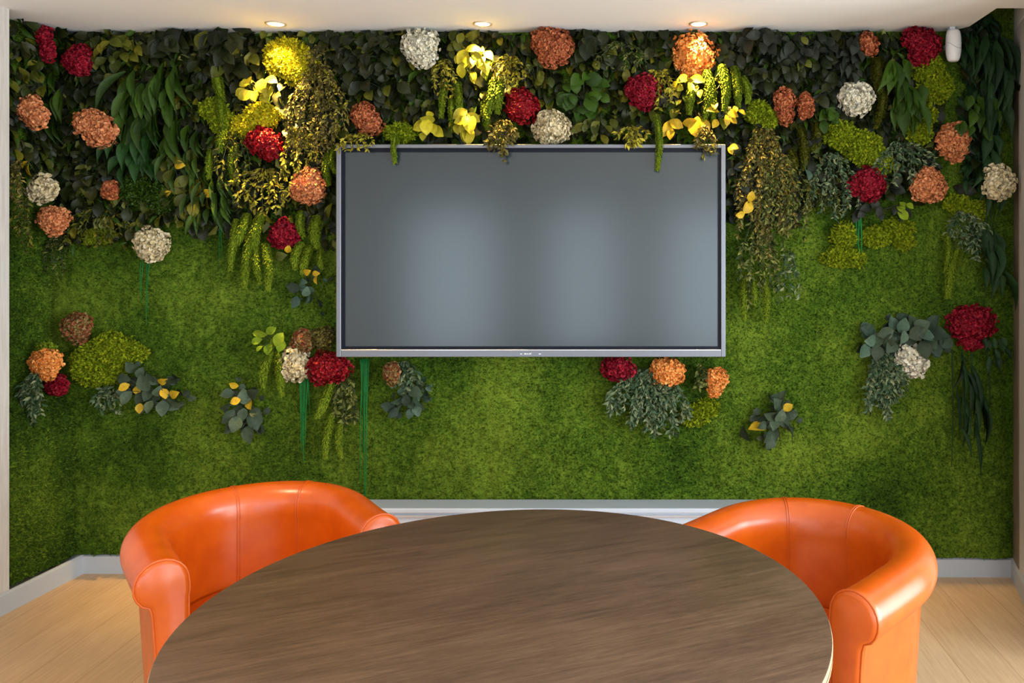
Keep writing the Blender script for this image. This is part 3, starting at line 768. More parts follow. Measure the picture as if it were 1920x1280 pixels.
# dense leafy backing behind the single plants, too many leaves to count
def backing(name, x0, x1, top, bot, n, label, mats, leaf=(13, 33)):
    """bot: list of (x, y) corners of the lower edge"""
    bx = [p[0] for p in bot]; by = [p[1] for p in bot]
    e = empty(name, tuple(on_wall((x0 + x1) / 2, 200, 0))); tag(e, label, 'foliage', kind='stuff')
    for mt, share, tpl, lw in mats:
        q = int(n * share); X = x0 + (x1 - x0) * rng.random(q * 2); Y = top + (620 - top) * rng.random(q * 2)
        lim = np.interp(X, bx, by) + rng.normal(0, 9, q * 2)
        ok = Y < lim - 12; X, Y = X[ok][:q], Y[ok][:q]; q = len(X)
        off = .008 + .05 * rng.random(q) ** 1.3
        P = np.array([on_wall(a, b, c) for a, b, c in zip(X, Y, off)]).reshape(-1, 3)
        s = (leaf[0] + (leaf[1] - leaf[0]) * rng.random(q)) * 3.65 / FPX
        L = np.stack([rng.normal(0, .55, q), rng.normal(-.3, .3, q), -1 + rng.normal(0, .5, q)], 1)
        L /= np.linalg.norm(L, axis=1, keepdims=True)
        mb = MB().scatter(*tpl, P - L * s[:, None] * .5, L, outw(q, .5), s, s * lw)
        mb.V = [v - np.array(e.location) for v in mb.V]
        o = mb.build('leaves', MATS[mt], e); o['kind'] = 'stuff'
backing('leafy_backing', 118, 634, 62, [(118, 478), (240, 455), (330, 420), (420, 440), (520, 430), (634, 470)], 3400,
        'dense dark leaves packed behind the plants left of the screen',
        [('dark', .55, OVAL, .6), ('fern', .17, LANCE, .3), ('olive', .13, OVAL, .55), ('sprig', .15, SMALL, .5)])
backing('leafy_backing', 634, 1364, 62, [(634, 282), (1364, 282)], 2700,
        'dense dark leaves packed between the ceiling and the top of the screen',
        [('dark', .62, OVAL, .65), ('olive', .2, OVAL, .6), ('fern', .18, LANCE, .35)])
backing('leafy_backing', 1364, 1760, 66, [(1364, 420), (1500, 425), (1545, 385), (1700, 375), (1760, 390)], 2300,
        'dense dark leaves packed behind the plants right of the screen',
        [('dark', .5, OVAL, .6), ('slate', .2, OVAL, .6), ('fern', .15, LANCE, .3), ('sprig', .15, SMALL, .5)])
backing('leafy_backing', 1808, 1866, 40, [(1760, 400), (1866, 330)], 420,
        'deep green leaves packed in the dark recess at the far right corner', [('deep', .8, LANCE, .3), ('dark', .2, OVAL, .5)], (30, 48))

def side_backing(n):
    e = empty('leafy_backing', (lx(3.55), 3.55, 1.9)); tag(e, 'dense dark leaves packed on the upper left side wall', 'foliage', kind='stuff')
    for mt, sh, tpl, lw in (('dark', .6, OVAL, .6), ('fern', .25, LANCE, .35), ('olive', .15, OVAL, .6)):
        q = int(n * sh); P = []
        for a, b in zip(rng.random(q), rng.random(q)):
            Y = MY + .03 + a * (3.68 - MY - .03); P.append((lx(Y) - .09 + .03 * rng.random(), Y, 1.80 + .66 * b))
        P = np.array(P); s_ = .05 + .03 * rng.random(q)
        L = np.stack([rng.normal(.3, .2, q), rng.normal(0, .4, q), -1 + rng.normal(0, .4, q)], 1)
        mb = MB().scatter(*tpl, P, L, np.array([1., -.3, 0]) + rng.normal(0, .4, (q, 3)), s_, s_ * lw)
        mb.V = [v - np.array(e.location) for v in mb.V]; o = mb.build('leaves', MATS[mt], e); o['kind'] = 'stuff'
side_backing(330)
# ---------------- hydrangea heads (x, y, width, height, material, label, lobes, side wall)
H = [
 (87, 82, 30, 62, 'crimson', 'narrow crimson hydrangea on the side wall, near the top left ceiling corner', [(-.25, -.5, .9, .55), (.25, .45, .85, .6)], True),
 (148, 114, 52, 62, 'crimson', 'boxy crimson hydrangea at the top left beside the ceiling', None, False),
 (61, 209, 56, 60, 'peach', 'ragged peach hydrangea on the left side wall below the narrow crimson one', [(-.35, -.15, .7, .7), (.3, .35, .75, .7), (.05, -.5, .5, .5)], True),
 (181, 241, 76, 66, 'peach', 'wide peach hydrangea below the boxy crimson one at upper left', [(-.3, -.3, .7, .75), (.25, .2, .8, .8)], False),
 (789, 91, 66, 68, 'white', 'white hydrangea touching the ceiling above the left part of the screen', [(0, -.2, 1, .8), (.1, .4, .7, .6)], False),
 (1036, 89, 72, 70, 'salmon', 'dusky salmon hydrangea touching the ceiling above the screen', [(-.3, -.3, .75, .75), (.3, 0, .75, .85), (-.1, .4, .6, .6)], False),
 (1301, 108, 80, 86, 'apricot', 'big orange hydrangea glowing under the rightmost spotlight', [(0, -.15, 1, .85), (-.1, .45, .6, .55)], False),
 (1206, 171, 68, 64, 'crimson', 'bright crimson hydrangea left of and below the big glowing orange one', None, False),
 (1627, 84, 34, 42, 'salmon', 'tiny salmon hydrangea just under the ceiling at upper right', [(-.1, -.4, .7, .6), (.1, .25, .9, .7)], False),
 (1727, 90, 66, 70, 'crimson', 'dark crimson hydrangea under the ceiling beside the white motion sensor', [(-.4, -.5, .6, .55), (.2, -.1, .85, .85), (0, .5, .6, .5)], False),
 (1471, 198, 40, 72, 'salmon', 'tall narrow salmon red hydrangea right of the rightmost spotlight', [(0, -.2, .95, .65), (.1, .45, .6, .55)], False),
 (1511, 199, 28, 48, 'salmon', 'small slim salmon hydrangea close beside the tall narrow one', None, False),
 (1606, 184, 64, 62, 'white', 'fluffy off-white hydrangea at upper right between dark leaves', None, False),
 (1786, 267, 62, 74, 'peach', 'tall peach hydrangea at the right, above two smaller neighbours', None, False),
 (688, 224, 56, 58, 'salmon', 'dusky salmon hydrangea above the top left corner of the screen', [(-.2, -.3, .8, .7), (.15, .3, .8, .7)], False),
 (498, 270, 64, 58, 'red', 'red hydrangea under the leftmost spotlight, left of the screen', [(-.15, -.2, .9, .8), (.25, .35, .65, .6)], False),
 (979, 197, 62, 64, 'red', 'bright red hydrangea above the middle of the screen', [(-.15, -.35, .7, .6), (.05, .15, .95, .85)], False),
 (1035, 239, 70, 62, 'cream', 'yellow-white hydrangea resting right above the screen frame', None, False),
 (578, 350, 66, 68, 'peach', 'orange hydrangea just left of the upper left edge of the screen', None, False),
 (83, 357, 52, 54, 'cream', 'cream hydrangea at the far left above an orange one', [(-.2, -.1, .85, .9), (.35, -.05, .55, .6)], False),
 (102, 413, 54, 56, 'peach', 'spiky orange hydrangea at the far left under the cream one', None, False),
 (207, 357, 28, 32, 'salmon', 'faint little reddish hydrangea half lost in dark leaves at left', None, False),
 (535, 438, 54, 58, 'crimson', 'round crimson hydrangea beside hanging green catkins, left of the screen', None, False),
 (285, 458, 62, 62, 'cream', 'cream hydrangea alone on the moss with green threads hanging below it', None, False),
 (1624, 346, 62, 66, 'crimson', 'crimson hydrangea at right with a peach one on its right', [(.15, 0, .9, .95), (-.7, .1, .4, .5)], False),
 (1741, 348, 66, 66, 'peach', 'round peach hydrangea right of the crimson one, at the moss edge', None, False),
 (1872, 342, 56, 66, 'cream', 'cream hydrangea at the far right edge of the moss wall', None, False),
 (146, 614, 54, 60, 'russet', 'brown and green mottled hydrangea alone at the lower left', None, False),
 (87, 682, 56, 58, 'apricot', 'light orange hydrangea on the left side wall above a small red one', None, True),
 (107, 722, 40, 40, 'crimson', 'small dark red hydrangea on the left side wall below the light orange one', None, True),
 (568, 640, 40, 44, 'russet', 'rust brown hydrangea behind the cream one at the lower left screen corner', None, False),
 (555, 682, 56, 62, 'cream', 'cream hydrangea touching a red one at the lower left of the screen', [(0, -.3, .75, .65), (0, .25, .95, .75)], False),
 (618, 689, 76, 62, 'red', 'large red hydrangea under the lower left corner of the screen', [(-.2, .05, .85, .95), (.3, 0, .7, .8)], False),
 (735, 700, 26, 42, 'russet', 'tiny orange-brown hydrangea beside a silvery sprig below the screen', None, False),
 (1160, 692, 62, 48, 'crimson', 'crimson hydrangea under the screen, left of an orange one', [(-.15, -.1, .9, .9), (.2, .1, .8, .8)], False),
 (1250, 699, 62, 58, 'apricot', 'peach-orange hydrangea under the right part of the screen', None, False),
 (1344, 717, 38, 54, 'apricot', 'small orange hydrangea below the lower right corner of the screen', [(0, -.25, .95, .7), (-.2, .45, .6, .5)], False),
 (1821, 612, 86, 82, 'crimson', 'very large dark crimson hydrangea at the lower right', [(0, -.15, 1, .8), (0, .65, .5, .42)], False),
 (1706, 676, 60, 62, 'white', 'white hydrangea under round grey-green leaves at the lower right', [(0, -.25, .8, .7), (.15, .15, .85, .75)], False),
]
for (x, y, w_, h_, m_, lab, lobes, sd) in H:
    low = y > 430
    hydrangea(x, y, w_, h_, m_, lab, lobes, off={83: .145, 735: .12, 102: .14, 1872: .15, 181: .145, 1301: .06}.get(x, (.075 if low else .115) if not sd else .075), side=sd, frill=1.3 if m_ in ('cream', 'white') else 1.0, fsz=1.3 if m_ in ('cream', 'white') else 1.0)

# ---------------- upper planting, left part
leaves(62, 160, 50, 90, 'olive', 'olive leaves on the side wall between two hydrangeas at upper left', n=20, leaf=22, side=True, off=.04)
fronds(104, 130, 44, 150, 'fern', 'green fronds hanging below the narrow crimson hydrangea', n=7, width=13, off=.08)
leaves(112, 62, 60, 50, 'dark', 'dark leaf tuft bulging under the ceiling corner at top left', n=16, leaf=30, off=.08, relief=.06)
leaves(215, 95, 110, 70, 'olive', 'olive leaf cluster right of the boxy crimson hydrangea', n=34, leaf=24, off=.08)
leaves(195, 165, 90, 70, 'dark', 'dark leaf cluster between boxy crimson and wide peach hydrangeas', n=24, leaf=24, off=.07, nalt=2, alt='olive')
fronds(290, 120, 130, 210, 'fern', 'broad cluster of long green sword leaves hanging at upper left', n=16, width=17, off=.09)
fronds(262, 215, 90, 150, 'blade', 'vivid green sword leaves right of the wide peach hydrangea', n=10, width=19, off=.095)
fronds(345, 215, 90, 150, 'fern', 'narrow green sword leaves below the upper left frond cluster', n=9, width=12, off=.08)
leaves(340, 85, 90, 50, 'dark', 'nearly black broad leaves under the ceiling at upper left', n=20, leaf=34, off=.08, relief=.06, lw=.7)
leaves(435, 100, 120, 90, 'dark', 'big dark leaves left of the leftmost spotlight glow', n=30, leaf=36, off=.09, relief=.07, lw=.6, nalt=3, alt='olive')
tassels(404, 130, [(0, 0, 14, 60, 16), (8, 45, 20, 125, 15)], 'tassel', 'long lime green catkin hanging left of the leftmost spotlight', off=.11)
lump(412, 205, [(-12, 0, 20, 16), (6, 22, 18, 20)], 'lime', 'small lime moss tuft on the long catkin at upper left', off=.09)
lump(548, 118, [(-22, -8, 24, 30), (14, 6, 30, 34), (-6, -28, 20, 16)], 'litlime', 'big bright moss clump tinted lamp-yellow under the leftmost spotlight', off=.05)
lump(484, 222, [(-22, 16, 26, 18), (8, -4, 28, 20)], 'litlime', 'lamp-yellow tinted moss clump right above the red hydrangea left of the screen', off=.08)
leaves(490, 170, 80, 60, 'litgold', 'shiny leaves tinted lamp-yellow between the two yellow moss clumps', n=14, leaf=22, off=.11, lw=.7, relief=.05)
spray(596, 85, 44, 60, 'brownsprig', 'short brown sprig right of the big yellow moss clump', n=6, leaf=8, off=.09, stalk='stalkbrown')
spray(598, 120, 120, 190, 'brownsprig', 'large glittering olive sprig spilling down beside the screen', n=18, leaf=8, dense=26, off=.10, stalk='stalkbrown', alt='litgoldsprig')
spray(560, 240, 70, 110, 'litgoldsprig', 'fine golden sprig between the red and the orange hydrangea', n=9, leaf=8, dense=20, off=.11, stalk='stalkbrown')
leaves(705, 105, 130, 70, 'dark', 'dark magnolia leaves under the ceiling between two spotlights', n=34, leaf=28, off=.09, relief=.06, lw=.7)
leaves(715, 165, 130, 70, 'dark', 'second layer of dark overlapping leaves above the left half of the screen', n=32, leaf=26, off=.085, nalt=3, alt='olive', lw=.7)
spray(668, 250, 70, 42, 'litgoldsprig', 'yellow-green sprig draped over the top left corner of the screen', n=8, leaf=8, dense=30, off=.145)
tassels(615, 285, [(0, 0, 2, 62, 11), (14, -12, 14, 38, 10)], 'tassel', 'pair of thin catkins hanging along the left screen edge', off=.10)
tassels(742, 250, [(0, 0, -1, 56, 7)], 'tassel', 'single thin catkin dangling over the top of the screen near its left end', off=.15)
lump(752, 250, [(0, 0, 26, 14)], 'lime', 'flat moss tuft above the thin dangling catkin', off=.09)

# ---------------- above the screen
leaves(868, 85, 60, 50, 'olive', 'olive leaves between the ceiling and the yellow leaves under the middle spotlight', n=12, leaf=22, off=.09)
leaves(892, 118, 64, 60, 'litgold', 'bright lamp-yellow tinted leaf bunch under the middle spotlight', n=18, leaf=27, off=.115, lw=.55, ang=1.3)
tassels(835, 150, [(0, 0, -8, 70, 11), (22, 4, 26, 62, 13), (12, 30, 14, 96, 10)], 'tassel', 'trio of yellow-green catkins below the white hydrangea above the screen', off=.10)
spray(835, 110, 50, 90, 'litgoldsprig', 'thin golden sprig left of the yellow leaf bunch', n=7, leaf=9, dense=16, off=.10)
tassels(925, 150, [(0, 0, -14, 72, 17), (14, -6, 8, 62, 18), (-18, 40, -10, 92, 14)], 'tassel', 'thick lime catkins left of the bright red hydrangea', off=.12)
spray(958, 105, 60, 75, 'litgoldsprig', 'golden sprig hanging onto the bright red hydrangea', n=10, leaf=10, dense=22, off=.12, stalk='stalkbrown')
leaves(880, 232, 54, 50, 'litgold', 'large leaves tinted lamp-yellow just above the middle of the screen', n=10, leaf=32, off=.11, lw=.6)
leaves(805, 235, 44, 46, 'litgold', 'few leaves tinted lamp-yellow on the screen edge left of the middle', n=7, leaf=26, off=.11, lw=.7)
spray(945, 225, 48, 76, 'brownsprig', 'curly brown and yellow sprig hanging over the middle of the screen top', n=10, leaf=11, dense=26, off=.15, stalk='stalkbrown', alt='litgoldsprig')
leaves(1005, 150, 60, 80, 'olive', 'olive leaves between the dusky salmon and the yellow-white hydrangea', n=20, leaf=17, off=.09)
leaves(1110, 100, 80, 60, 'dark', 'dark glossy leaves right of the dusky salmon hydrangea', n=18, leaf=30, off=.085, lw=.7, nalt=2, alt='olive')
leaves(1095, 185, 90, 80, 'fern', 'mid green crinkled leaves above the right half of the screen', n=24, leaf=28, off=.10, lw=.75)
leaves(1110, 245, 100, 44, 'olive', 'row of small olive leaves along the screen top, right of the yellow-white hydrangea', n=20, leaf=20, off=.11)
spray(1165, 78, 110, 70, 'sprig', 'dark fine-leaved sprig under the ceiling above the bright crimson hydrangea', n=10, leaf=8, dense=16, off=.09)
spray(1235, 130, 60, 80, 'litgoldsprig', 'golden sprig squeezed between crimson and glowing orange hydrangeas', n=9, leaf=10, dense=20, off=.11)
tassels(1230, 215, [(0, 0, 2, 104, 11)], 'tassel', 'long thin catkin dangling over the top of the screen near its right end', off=.15)
spray(1188, 238, 60, 36, 'litgoldsprig', 'lime sprig lying along the screen top below the bright crimson hydrangea', n=7, leaf=10, dense=30, off=.14)
leaves_at(1280, 240, [(-32, 2, 34, 205, 0), (-12, -6, 30, 120, 0), (14, -10, 30, 80, 0), (28, 4, 46, 175, 0), (40, -4, 30, 150, 0), (-22, 14, 24, 190, 0)], 'yellow', 'big bright yellow leaves above the right end of the screen', off=.12, lw=.62, name='leaf_cluster', tpl=OVAL)
tassels(1330, 135, [(-28, 15, -38, 78, 15), (-6, -4, -12, 96, 17), (22, -14, 28, 72, 16), (46, -10, 54, 66, 15), (60, 10, 72, 58, 14), (4, 20, 8, 100, 12)], 'tassel', 'bunch of six fat lime catkins right of the glowing orange hydrangea', off=.11)
leaves(1290, 168, 60, 44, 'litgold', 'leaves tinted lamp-yellow under the glowing orange hydrangea', n=9, leaf=22, off=.12)
leaves(1360, 215, 60, 50, 'yellow', 'golden leaves at the lower tips of the six fat catkins', n=9, leaf=20, off=.13)
spray(1322, 235, 44, 66, 'brownsprig', 'brown and yellow sprig hanging over the top right corner of the screen', n=7, leaf=9, dense=26, off=.15, stalk='stalkbrown', alt='litgoldsprig')

# ---------------- upper planting, right part
leaves(1420, 85, 60, 60, 'slate', 'dark grey leaf tuft poking over the ceiling edge right of the rightmost spotlight', n=14, leaf=28, off=.10, relief=.06)
leaves(1500, 95, 130, 60, 'slate', 'dull dark leaves under the ceiling above the slim salmon hydrangeas', n=30, leaf=24, off=.085, nalt=2, alt='olive')
leaves(1450, 145, 110, 70, 'dark', 'dark leaves left of the tall narrow salmon hydrangea', n=28, leaf=24, off=.085)
leaves(1545, 160, 60, 110, 'dark', 'dark leaves between the slim salmon and the fluffy off-white hydrangea', n=24, leaf=25, off=.085)
lump(1430, 212, [(-8, 0, 20, 18), (10, 12, 16, 14)], 'lime', 'lime moss tuft right above the right end of the screen', off=.08)
fronds(1592, 105, 36, 70, 'slate', 'thin dark blades above the fluffy off-white hydrangea', n=5, width=9, off=.09)
leaves(1600, 90, 60, 60, 'slate', 'dark leaves left of the tiny salmon hydrangea', n=12, leaf=28, off=.09)
tassels(1645, 110, [(0, 0, 6, 70, 28), (10, 50, -4, 130, 15)], 'olive', 'mossy olive leaf bundle right of the fluffy off-white hydrangea', off=.10)
fronds(1693, 110, 60, 150, 'fern', 'broad green fronds hanging under the dark crimson hydrangea', n=9, width=20, off=.09, fan=.3)
tassels(1700, 180, [(0, 0, 2, 64, 15), (-14, -10, -10, 30, 12)], 'tassel', 'green catkins at the tip of the broad fronds under the dark crimson hydrangea', off=.105)
lump(1742, 150, [(-6, -22, 26, 26), (10, 12, 28, 26)], 'lime', 'large lime moss clump below the dark crimson hydrangea', off=.07)
lump(1735, 225, [(-10, -8, 26, 20), (-14, 24, 22, 20)], 'lime', 'lime moss clump left of the tall peach hydrangea', off=.07)
lump(1600, 268, [(-22, -14, 26, 22), (20, 12, 30, 28)], 'lime', 'round lime moss clump above the crimson hydrangea at right', off=.08)
lump(1650, 305, [(0, 0, 20, 20)], 'lime', 'small lime moss ball touching the crimson hydrangea at right', off=.08)
tassels(1500, 240, [(0, 0, 6, 78, 17), (30, -10, 22, 40, 20), (-20, 40, -12, 90, 15)], 'olive', 'mossy catkins below the tall narrow salmon hydrangea', off=.09)
leaves_at(1508, 262, [(-14, 4, 22, 250, 0), (6, 10, 20, 100, 0), (20, 0, 22, 70, 0), (0, 70, 26, 175, 1)], 'slate', 'few grey leaves with one pale round leaf above the large hanging sprig', off=.10, alt='euca', name='leaf_cluster')
leaves(1550, 225, 50, 50, 'fern', 'small crinkled green leaves under the slim salmon hydrangeas', n=12, leaf=22, off=.09)
spray(1430, 240, 110, 250, 'brownsprig', 'very large olive sprig hanging along the right edge of the screen', n=24, leaf=9, dense=26, off=.10, stalk='stalkbrown', alt='sprig')
spray(1470, 290, 90, 190, 'sprig', 'pale dotted sprig overlapping the very large olive sprig on its right', n=14, leaf=9, dense=22, off=.11)
spray(1420, 400, 80, 190, 'sprig', 'pale tipped lower tails of foliage right of the screen, reaching lowest there', n=9, leaf=11, dense=16, off=.09)
spray(1478, 470, 50, 115, 'frost', 'thin silvery sprig at the lower right of the large hanging foliage', n=5, leaf=10, dense=12, off=.07)
tassels(1412, 510, [(-14, 0, -16, 88, 9), (18, 0, 24, 92, 10), (0, 0, 2, 60, 8)], 'tassel', 'three thin green catkins at the bottom of the foliage right of the screen', off=.095)
leaves_at(1396, 392, [(4, -4, 30, 215, 0), (-10, 10, 20, 260, 0), (10, -24, 22, 10, 0)], 'yellow', 'bright yellow leaves amid the foliage right of the screen', off=.13, name='leaf_cluster', tpl=OVAL)
leaves_at(1376, 280, [(0, 0, 22, 100, 0), (-8, 4, 16, 150, 0)], 'yellow', 'small yellow leaf touching the upper right edge of the screen', off=.12, name='leaf_cluster', tpl=OVAL)
leaves(1385, 345, 40, 80, 'slate', 'dull grey-green leaves right beside the screen edge', n=10, leaf=24, off=.10)
spray(1560, 285, 90, 130, 'frost', 'dark blue-green sprig left of the crimson hydrangea at right', n=12, leaf=9, dense=20, off=.09)
spray(1560, 350, 50, 70, 'sprig', 'short drooping sprig at the moss edge below the dark blue-green one', n=6, leaf=8, dense=20, off=.07)
spray(1690, 265, 120, 90, 'frost', 'blue-green sprig between the crimson and the tall peach hydrangeas', n=14, leaf=9, dense=20, off=.09)
spray(1520, 330, 40, 90, 'olive', 'olive fuzz sprig between the large hanging sprig and the dark blue-green one', n=6, leaf=7, dense=26, off=.08)
leaves(1640, 398, 120, 30, 'slate', 'low row of grey-green leaves under the crimson hydrangea at right', n=18, leaf=22, off=.08, nalt=3, alt='tassel')
leaves_at(1700, 382, [(-8, 0, 14, 300, 0), (4, 6, 16, 140, 0)], 'tassel', 'tiny light green leaf pair left of the round peach hydrangea', off=.09, name='leaf_cluster')
strands(1608, 400, [(-3, -3, 60), (2, 1, 72), (5, 6, 84)], 'emerald', 'emerald stem hanging below the crimson hydrangea at right', off=.04, wd=4)
lump(1590, 470, [(-8, -28, 20, 20), (-14, 12, 30, 15), (14, 14, 14, 12)], 'lime', 'lime moss clump sitting on the moss wall left of the emerald stem', off=.02)
lump(1665, 440, [(-24, 4, 26, 15), (16, -10, 28, 17), (30, 14, 16, 11)], 'lime', 'wide flat lime moss patch right of the emerald stem', off=.002)
lump(1812, 388, [(-18, -6, 20, 13), (16, 8, 18, 15)], 'lime', 'pair of moss balls left of the cream hydrangea at the far right', off=.06)
spray(1805, 395, 80, 80, 'frost', 'dark silvery sprig under the pair of moss balls at the far right', n=12, leaf=9, dense=22, off=.07)
spray(1825, 420, 40, 90, 'frost', 'lower silvery tail right of the two fuzzy catkins at right', n=6, leaf=9, dense=20, off=.06)
tassels(1785, 440, [(-10, 0, -12, 70, 9), (12, 20, -8, 118, 16)], 'tassel', 'two fuzzy green catkins under the dark silvery sprig at right', off=.09)
fronds(1856, 60, 64, 220, 'deep', 'long deep green fronds hanging below the ceiling notch at the far right', n=13, width=17, off=.10)
fronds(1828, 180, 70, 110, 'fern', 'mid green frond tips above and right of the tall peach hydrangea', n=8, width=15, off=.11)
fronds(1850, 250, 46, 160, 'deep', 'deep green blades between the tall peach and the far right cream hydrangea', n=7, width=16, off=.09)
fronds(1852, 400, 40, 190, 'deep', 'long narrow leaves hanging above the very large crimson hydrangea', n=4, width=17, off=.05)
strands(1856, 370, [(-3, -12, 210), (6, 10, 190), (0, 3, 150)], 'deep', 'thin dark stems hanging from the far right cream hydrangea', off=.04, wd=2.5)

# ---------------- left part, lower edge of the planting
spray(36, 300, 26, 100, 'brownsprig', 'brown-green sprig overlapping the edge of the pale left panel', n=7, leaf=9, dense=20, off=.09, side=True)
leaves(100, 290, 110, 80, 'dark', 'dark leaves between ragged peach and cream hydrangeas at far left', n=26, leaf=22, off=.06, nalt=3, alt='olive')
leaves_at(57, 318, [(0, 0, 24, 165, 0), (-4, -8, 16, 200, 0)], 'yellow', 'small yellow leaf above the cream hydrangea at far left', off=.05, side=True, name='leaf_cluster')
spray(50, 370, 40, 100, 'olive', 'olive sprig on the side wall left of the spiky orange hydrangea', n=7, leaf=9, dense=16, off=.05, side=True)
leaves(175, 330, 110, 90, 'dark', 'dark leaf mass around the faint reddish hydrangea', n=30, leaf=24, off=.07)
lump(285, 355, [(-24, 0, 30, 24), (22, 14, 30, 24)], 'fern', 'dark green moss mass above the lone cream hydrangea', off=.04)
spray(180, 390, 130, 80, 'olive', 'olive sprig at the lower edge of the planting right of the spiky orange hydrangea', n=13, leaf=9, dense=18, off=.05)
spray(110, 440, 60, 90, 'sprig', 'dark trailing sprig in the left corner under the spiky orange hydrangea', n=8, leaf=8, dense=14, off=.04)
lump(190, 438, [(-24, 6, 14, 10), (6, 0, 15, 12)], 'lime', 'two small lime moss tufts at the lower edge, left of the lone cream hydrangea', off=.02)
leaves(345, 320, 90, 80, 'olive', 'curly olive leaves in the middle of the left planting', n=22, leaf=26, off=.10, ang=1.4)
leaves(355, 390, 110, 70, 'olive', 'curly olive and dark leaves at the lower edge above bare moss', n=24, leaf=26, off=.09, nalt=0, ang=1.2)
leaves_at(335, 363, [(-18, 0, 15, 60, 0), (62, -2, 24, 85, 0), (10, -52, 24, 95, 0)], 'yellow', 'three scattered yellow leaves among the curly olive ones', off=.12, name='leaf_cluster', tpl=OVAL)
leaves(375, 420, 40, 40, 'dark', 'few dark leaves pointing down at the lower edge left of the catkins', n=7, leaf=28, off=.06)
spray(440, 240, 70, 130, 'olive', 'loose olive twig left of the red hydrangea', n=9, leaf=10, dense=14, off=.10)
tassels(425, 240, [(0, 0, -12, 44, 16), (18, 30, 14, 100, 10), (-30, 40, -34, 96, 9)], 'tassel', 'green catkins below the lime moss tuft at upper left', off=.11)
spray(500, 315, 110, 90, 'litgoldsprig', 'spreading golden-leaved sprig left of the orange hydrangea', n=12, leaf=9, dense=20, off=.11, stalk='stalkbrown')
fronds(400, 310, 90, 140, 'fern', 'narrow green leaves hanging between the curly olive leaves and the catkins', n=9, width=10, off=.08)
tassels(470, 400, [(-6, 0, -34, 66, 17), (-26, 10, -38, 106, 12), (8, 20, -12, 140, 15), (22, 0, 10, 76, 17), (26, 56, 32, 144, 13), (10, 50, 18, 130, 11)], 'tassel', 'six long green catkins hanging over the moss left of the round crimson hydrangea', off=.105)
strands(412, 420, [(0, 1, 90), (4, 5, 70)], 'emerald', 'two green threads left of the six long catkins', off=.03)
tassels(590, 395, [(-24, 0, -20, 50, 12), (8, 10, 6, 70, 22), (-22, 60, -36, 108, 17), (-6, 65, -22, 118, 13), (12, 70, 14, 108, 8)], 'tassel', 'five catkins between the round crimson hydrangea and the screen', off=.08)
leaves_at(530, 478, [(0, 2, 26, 80, 0), (14, -14, 20, 20, 1)], 'sprig', 'single green and small yellow leaf just under the round crimson hydrangea', off=.07, alt='yellow', name='leaf_cluster')
leaves_at(575, 540, [(-24, -3, 28, 285, 0), (-20, 26, 24, 200, 0), (2, 18, 26, 200, 0), (6, 4, 22, 20, 0), (22, 30, 20, 160, 0), (24, -14, 22, 170, 1), (10, -32, 22, 70, 1), (26, -28, 18, 90, 1), (-2, -12, 18, 100, 0)],
          'euca', 'silvery eucalyptus leaves with yellow ones beside the lower left screen edge', alt='yellow', off=.06)
strands(275, 486, [(-10, -10, 84), (-6, -8, 60), (0, 1, 125), (3, 2, 100), (8, 4, 50)], 'emerald', 'emerald threads hanging below the lone cream hydrangea', off=.03)

# ---------------- single plants on the lower moss
lump(198, 672, [(-22, 10, 34, 34), (16, -14, 38, 30), (2, 24, 30, 20), (60, -10, 16, 11)], 'lime', 'large lime moss cushion at the lower left', off=.018)
spray(205, 722, 60, 62, 'frost', 'dark small-leaved sprig under the large lime moss cushion', n=9, leaf=9, dense=20, off=.04)
leaves_at(290, 738, [(-42, -52, 26, 330, 0), (-22, -40, 24, 20, 0), (-52, -30, 26, 280, 0), (-48, -14, 24, 240, 1), (-30, -4, 22, 160, 1), (-20, 8, 26, 200, 0), (-44, 6, 28, 210, 0), (-8, -24, 34, 340, 0),
   (18, -26, 24, 70, 1), (38, -30, 26, 75, 0), (24, 0, 24, 160, 1), (50, -4, 26, 70, 1), (34, 20, 30, 120, 0), (20, 26, 30, 180, 0), (48, 14, 26, 100, 0), (2, 22, 24, 190, 0), (-62, 0, 24, 250, 0), (-6, 2, 26, 200, 0), (12, -8, 24, 30, 0), (-18, 26, 22, 180, 1)],
   'slate2', 'wide dark eucalyptus sprig with yellow leaves right of the lime moss cushion', alt='yellow', off=.055, lw=.72)
spray(66, 700, 50, 92, 'frost', 'blue-green sprig hanging on the left side wall below the light orange hydrangea', n=9, leaf=11, dense=24, off=.05, side=True)
lump(88, 655, [(0, 0, 14, 8)], 'tassel', 'thin moss fringe on top of the light orange hydrangea', side=True, off=.04)
leaves_at(456, 770, [(-18, -50, 20, 290, 1), (-26, -32, 24, 260, 0), (26, -36, 26, 60, 0), (-8, -20, 22, 250, 1), (16, -10, 26, 170, 1), (4, -28, 30, 350, 0), (-22, 8, 30, 220, 0), (-6, 22, 30, 190, 0), (20, 20, 36, 160, 0), (18, 42, 36, 175, 0), (-20, 28, 24, 200, 0), (32, 2, 24, 120, 0), (-34, -10, 20, 250, 0), (4, 6, 24, 180, 0)],
   'slate2', 'dark eucalyptus sprig with two yellow leaves, on its own left of centre', alt='yellow', off=.055, lw=.78)
leaves_at(515, 640, [(-30, -14, 20, 280, 0), (-22, -18, 24, 290, 0), (-2, -22, 22, 60, 0), (14, -6, 28, 30, 0), (12, 8, 26, 190, 0), (-6, 14, 24, 190, 0), (-28, -2, 20, 250, 0), (-20, 12, 14, 220, 0), (2, 0, 20, 330, 0)],
   'tassel', 'yellow-green leaf sprig left of the rust brown hydrangea', off=.09, name='leaf_cluster', tpl=OVAL)
tassels(518, 668, [(-4, -10, -24, 56, 13), (4, -14, 10, 74, 14)], 'tassel', 'two green catkins below the yellow-green leaf sprig', off=.085)
hydrangea(604, 634, 44, 42, 'brownsprig', 'dark olive hydrangea right of the rust brown one', off=.07)
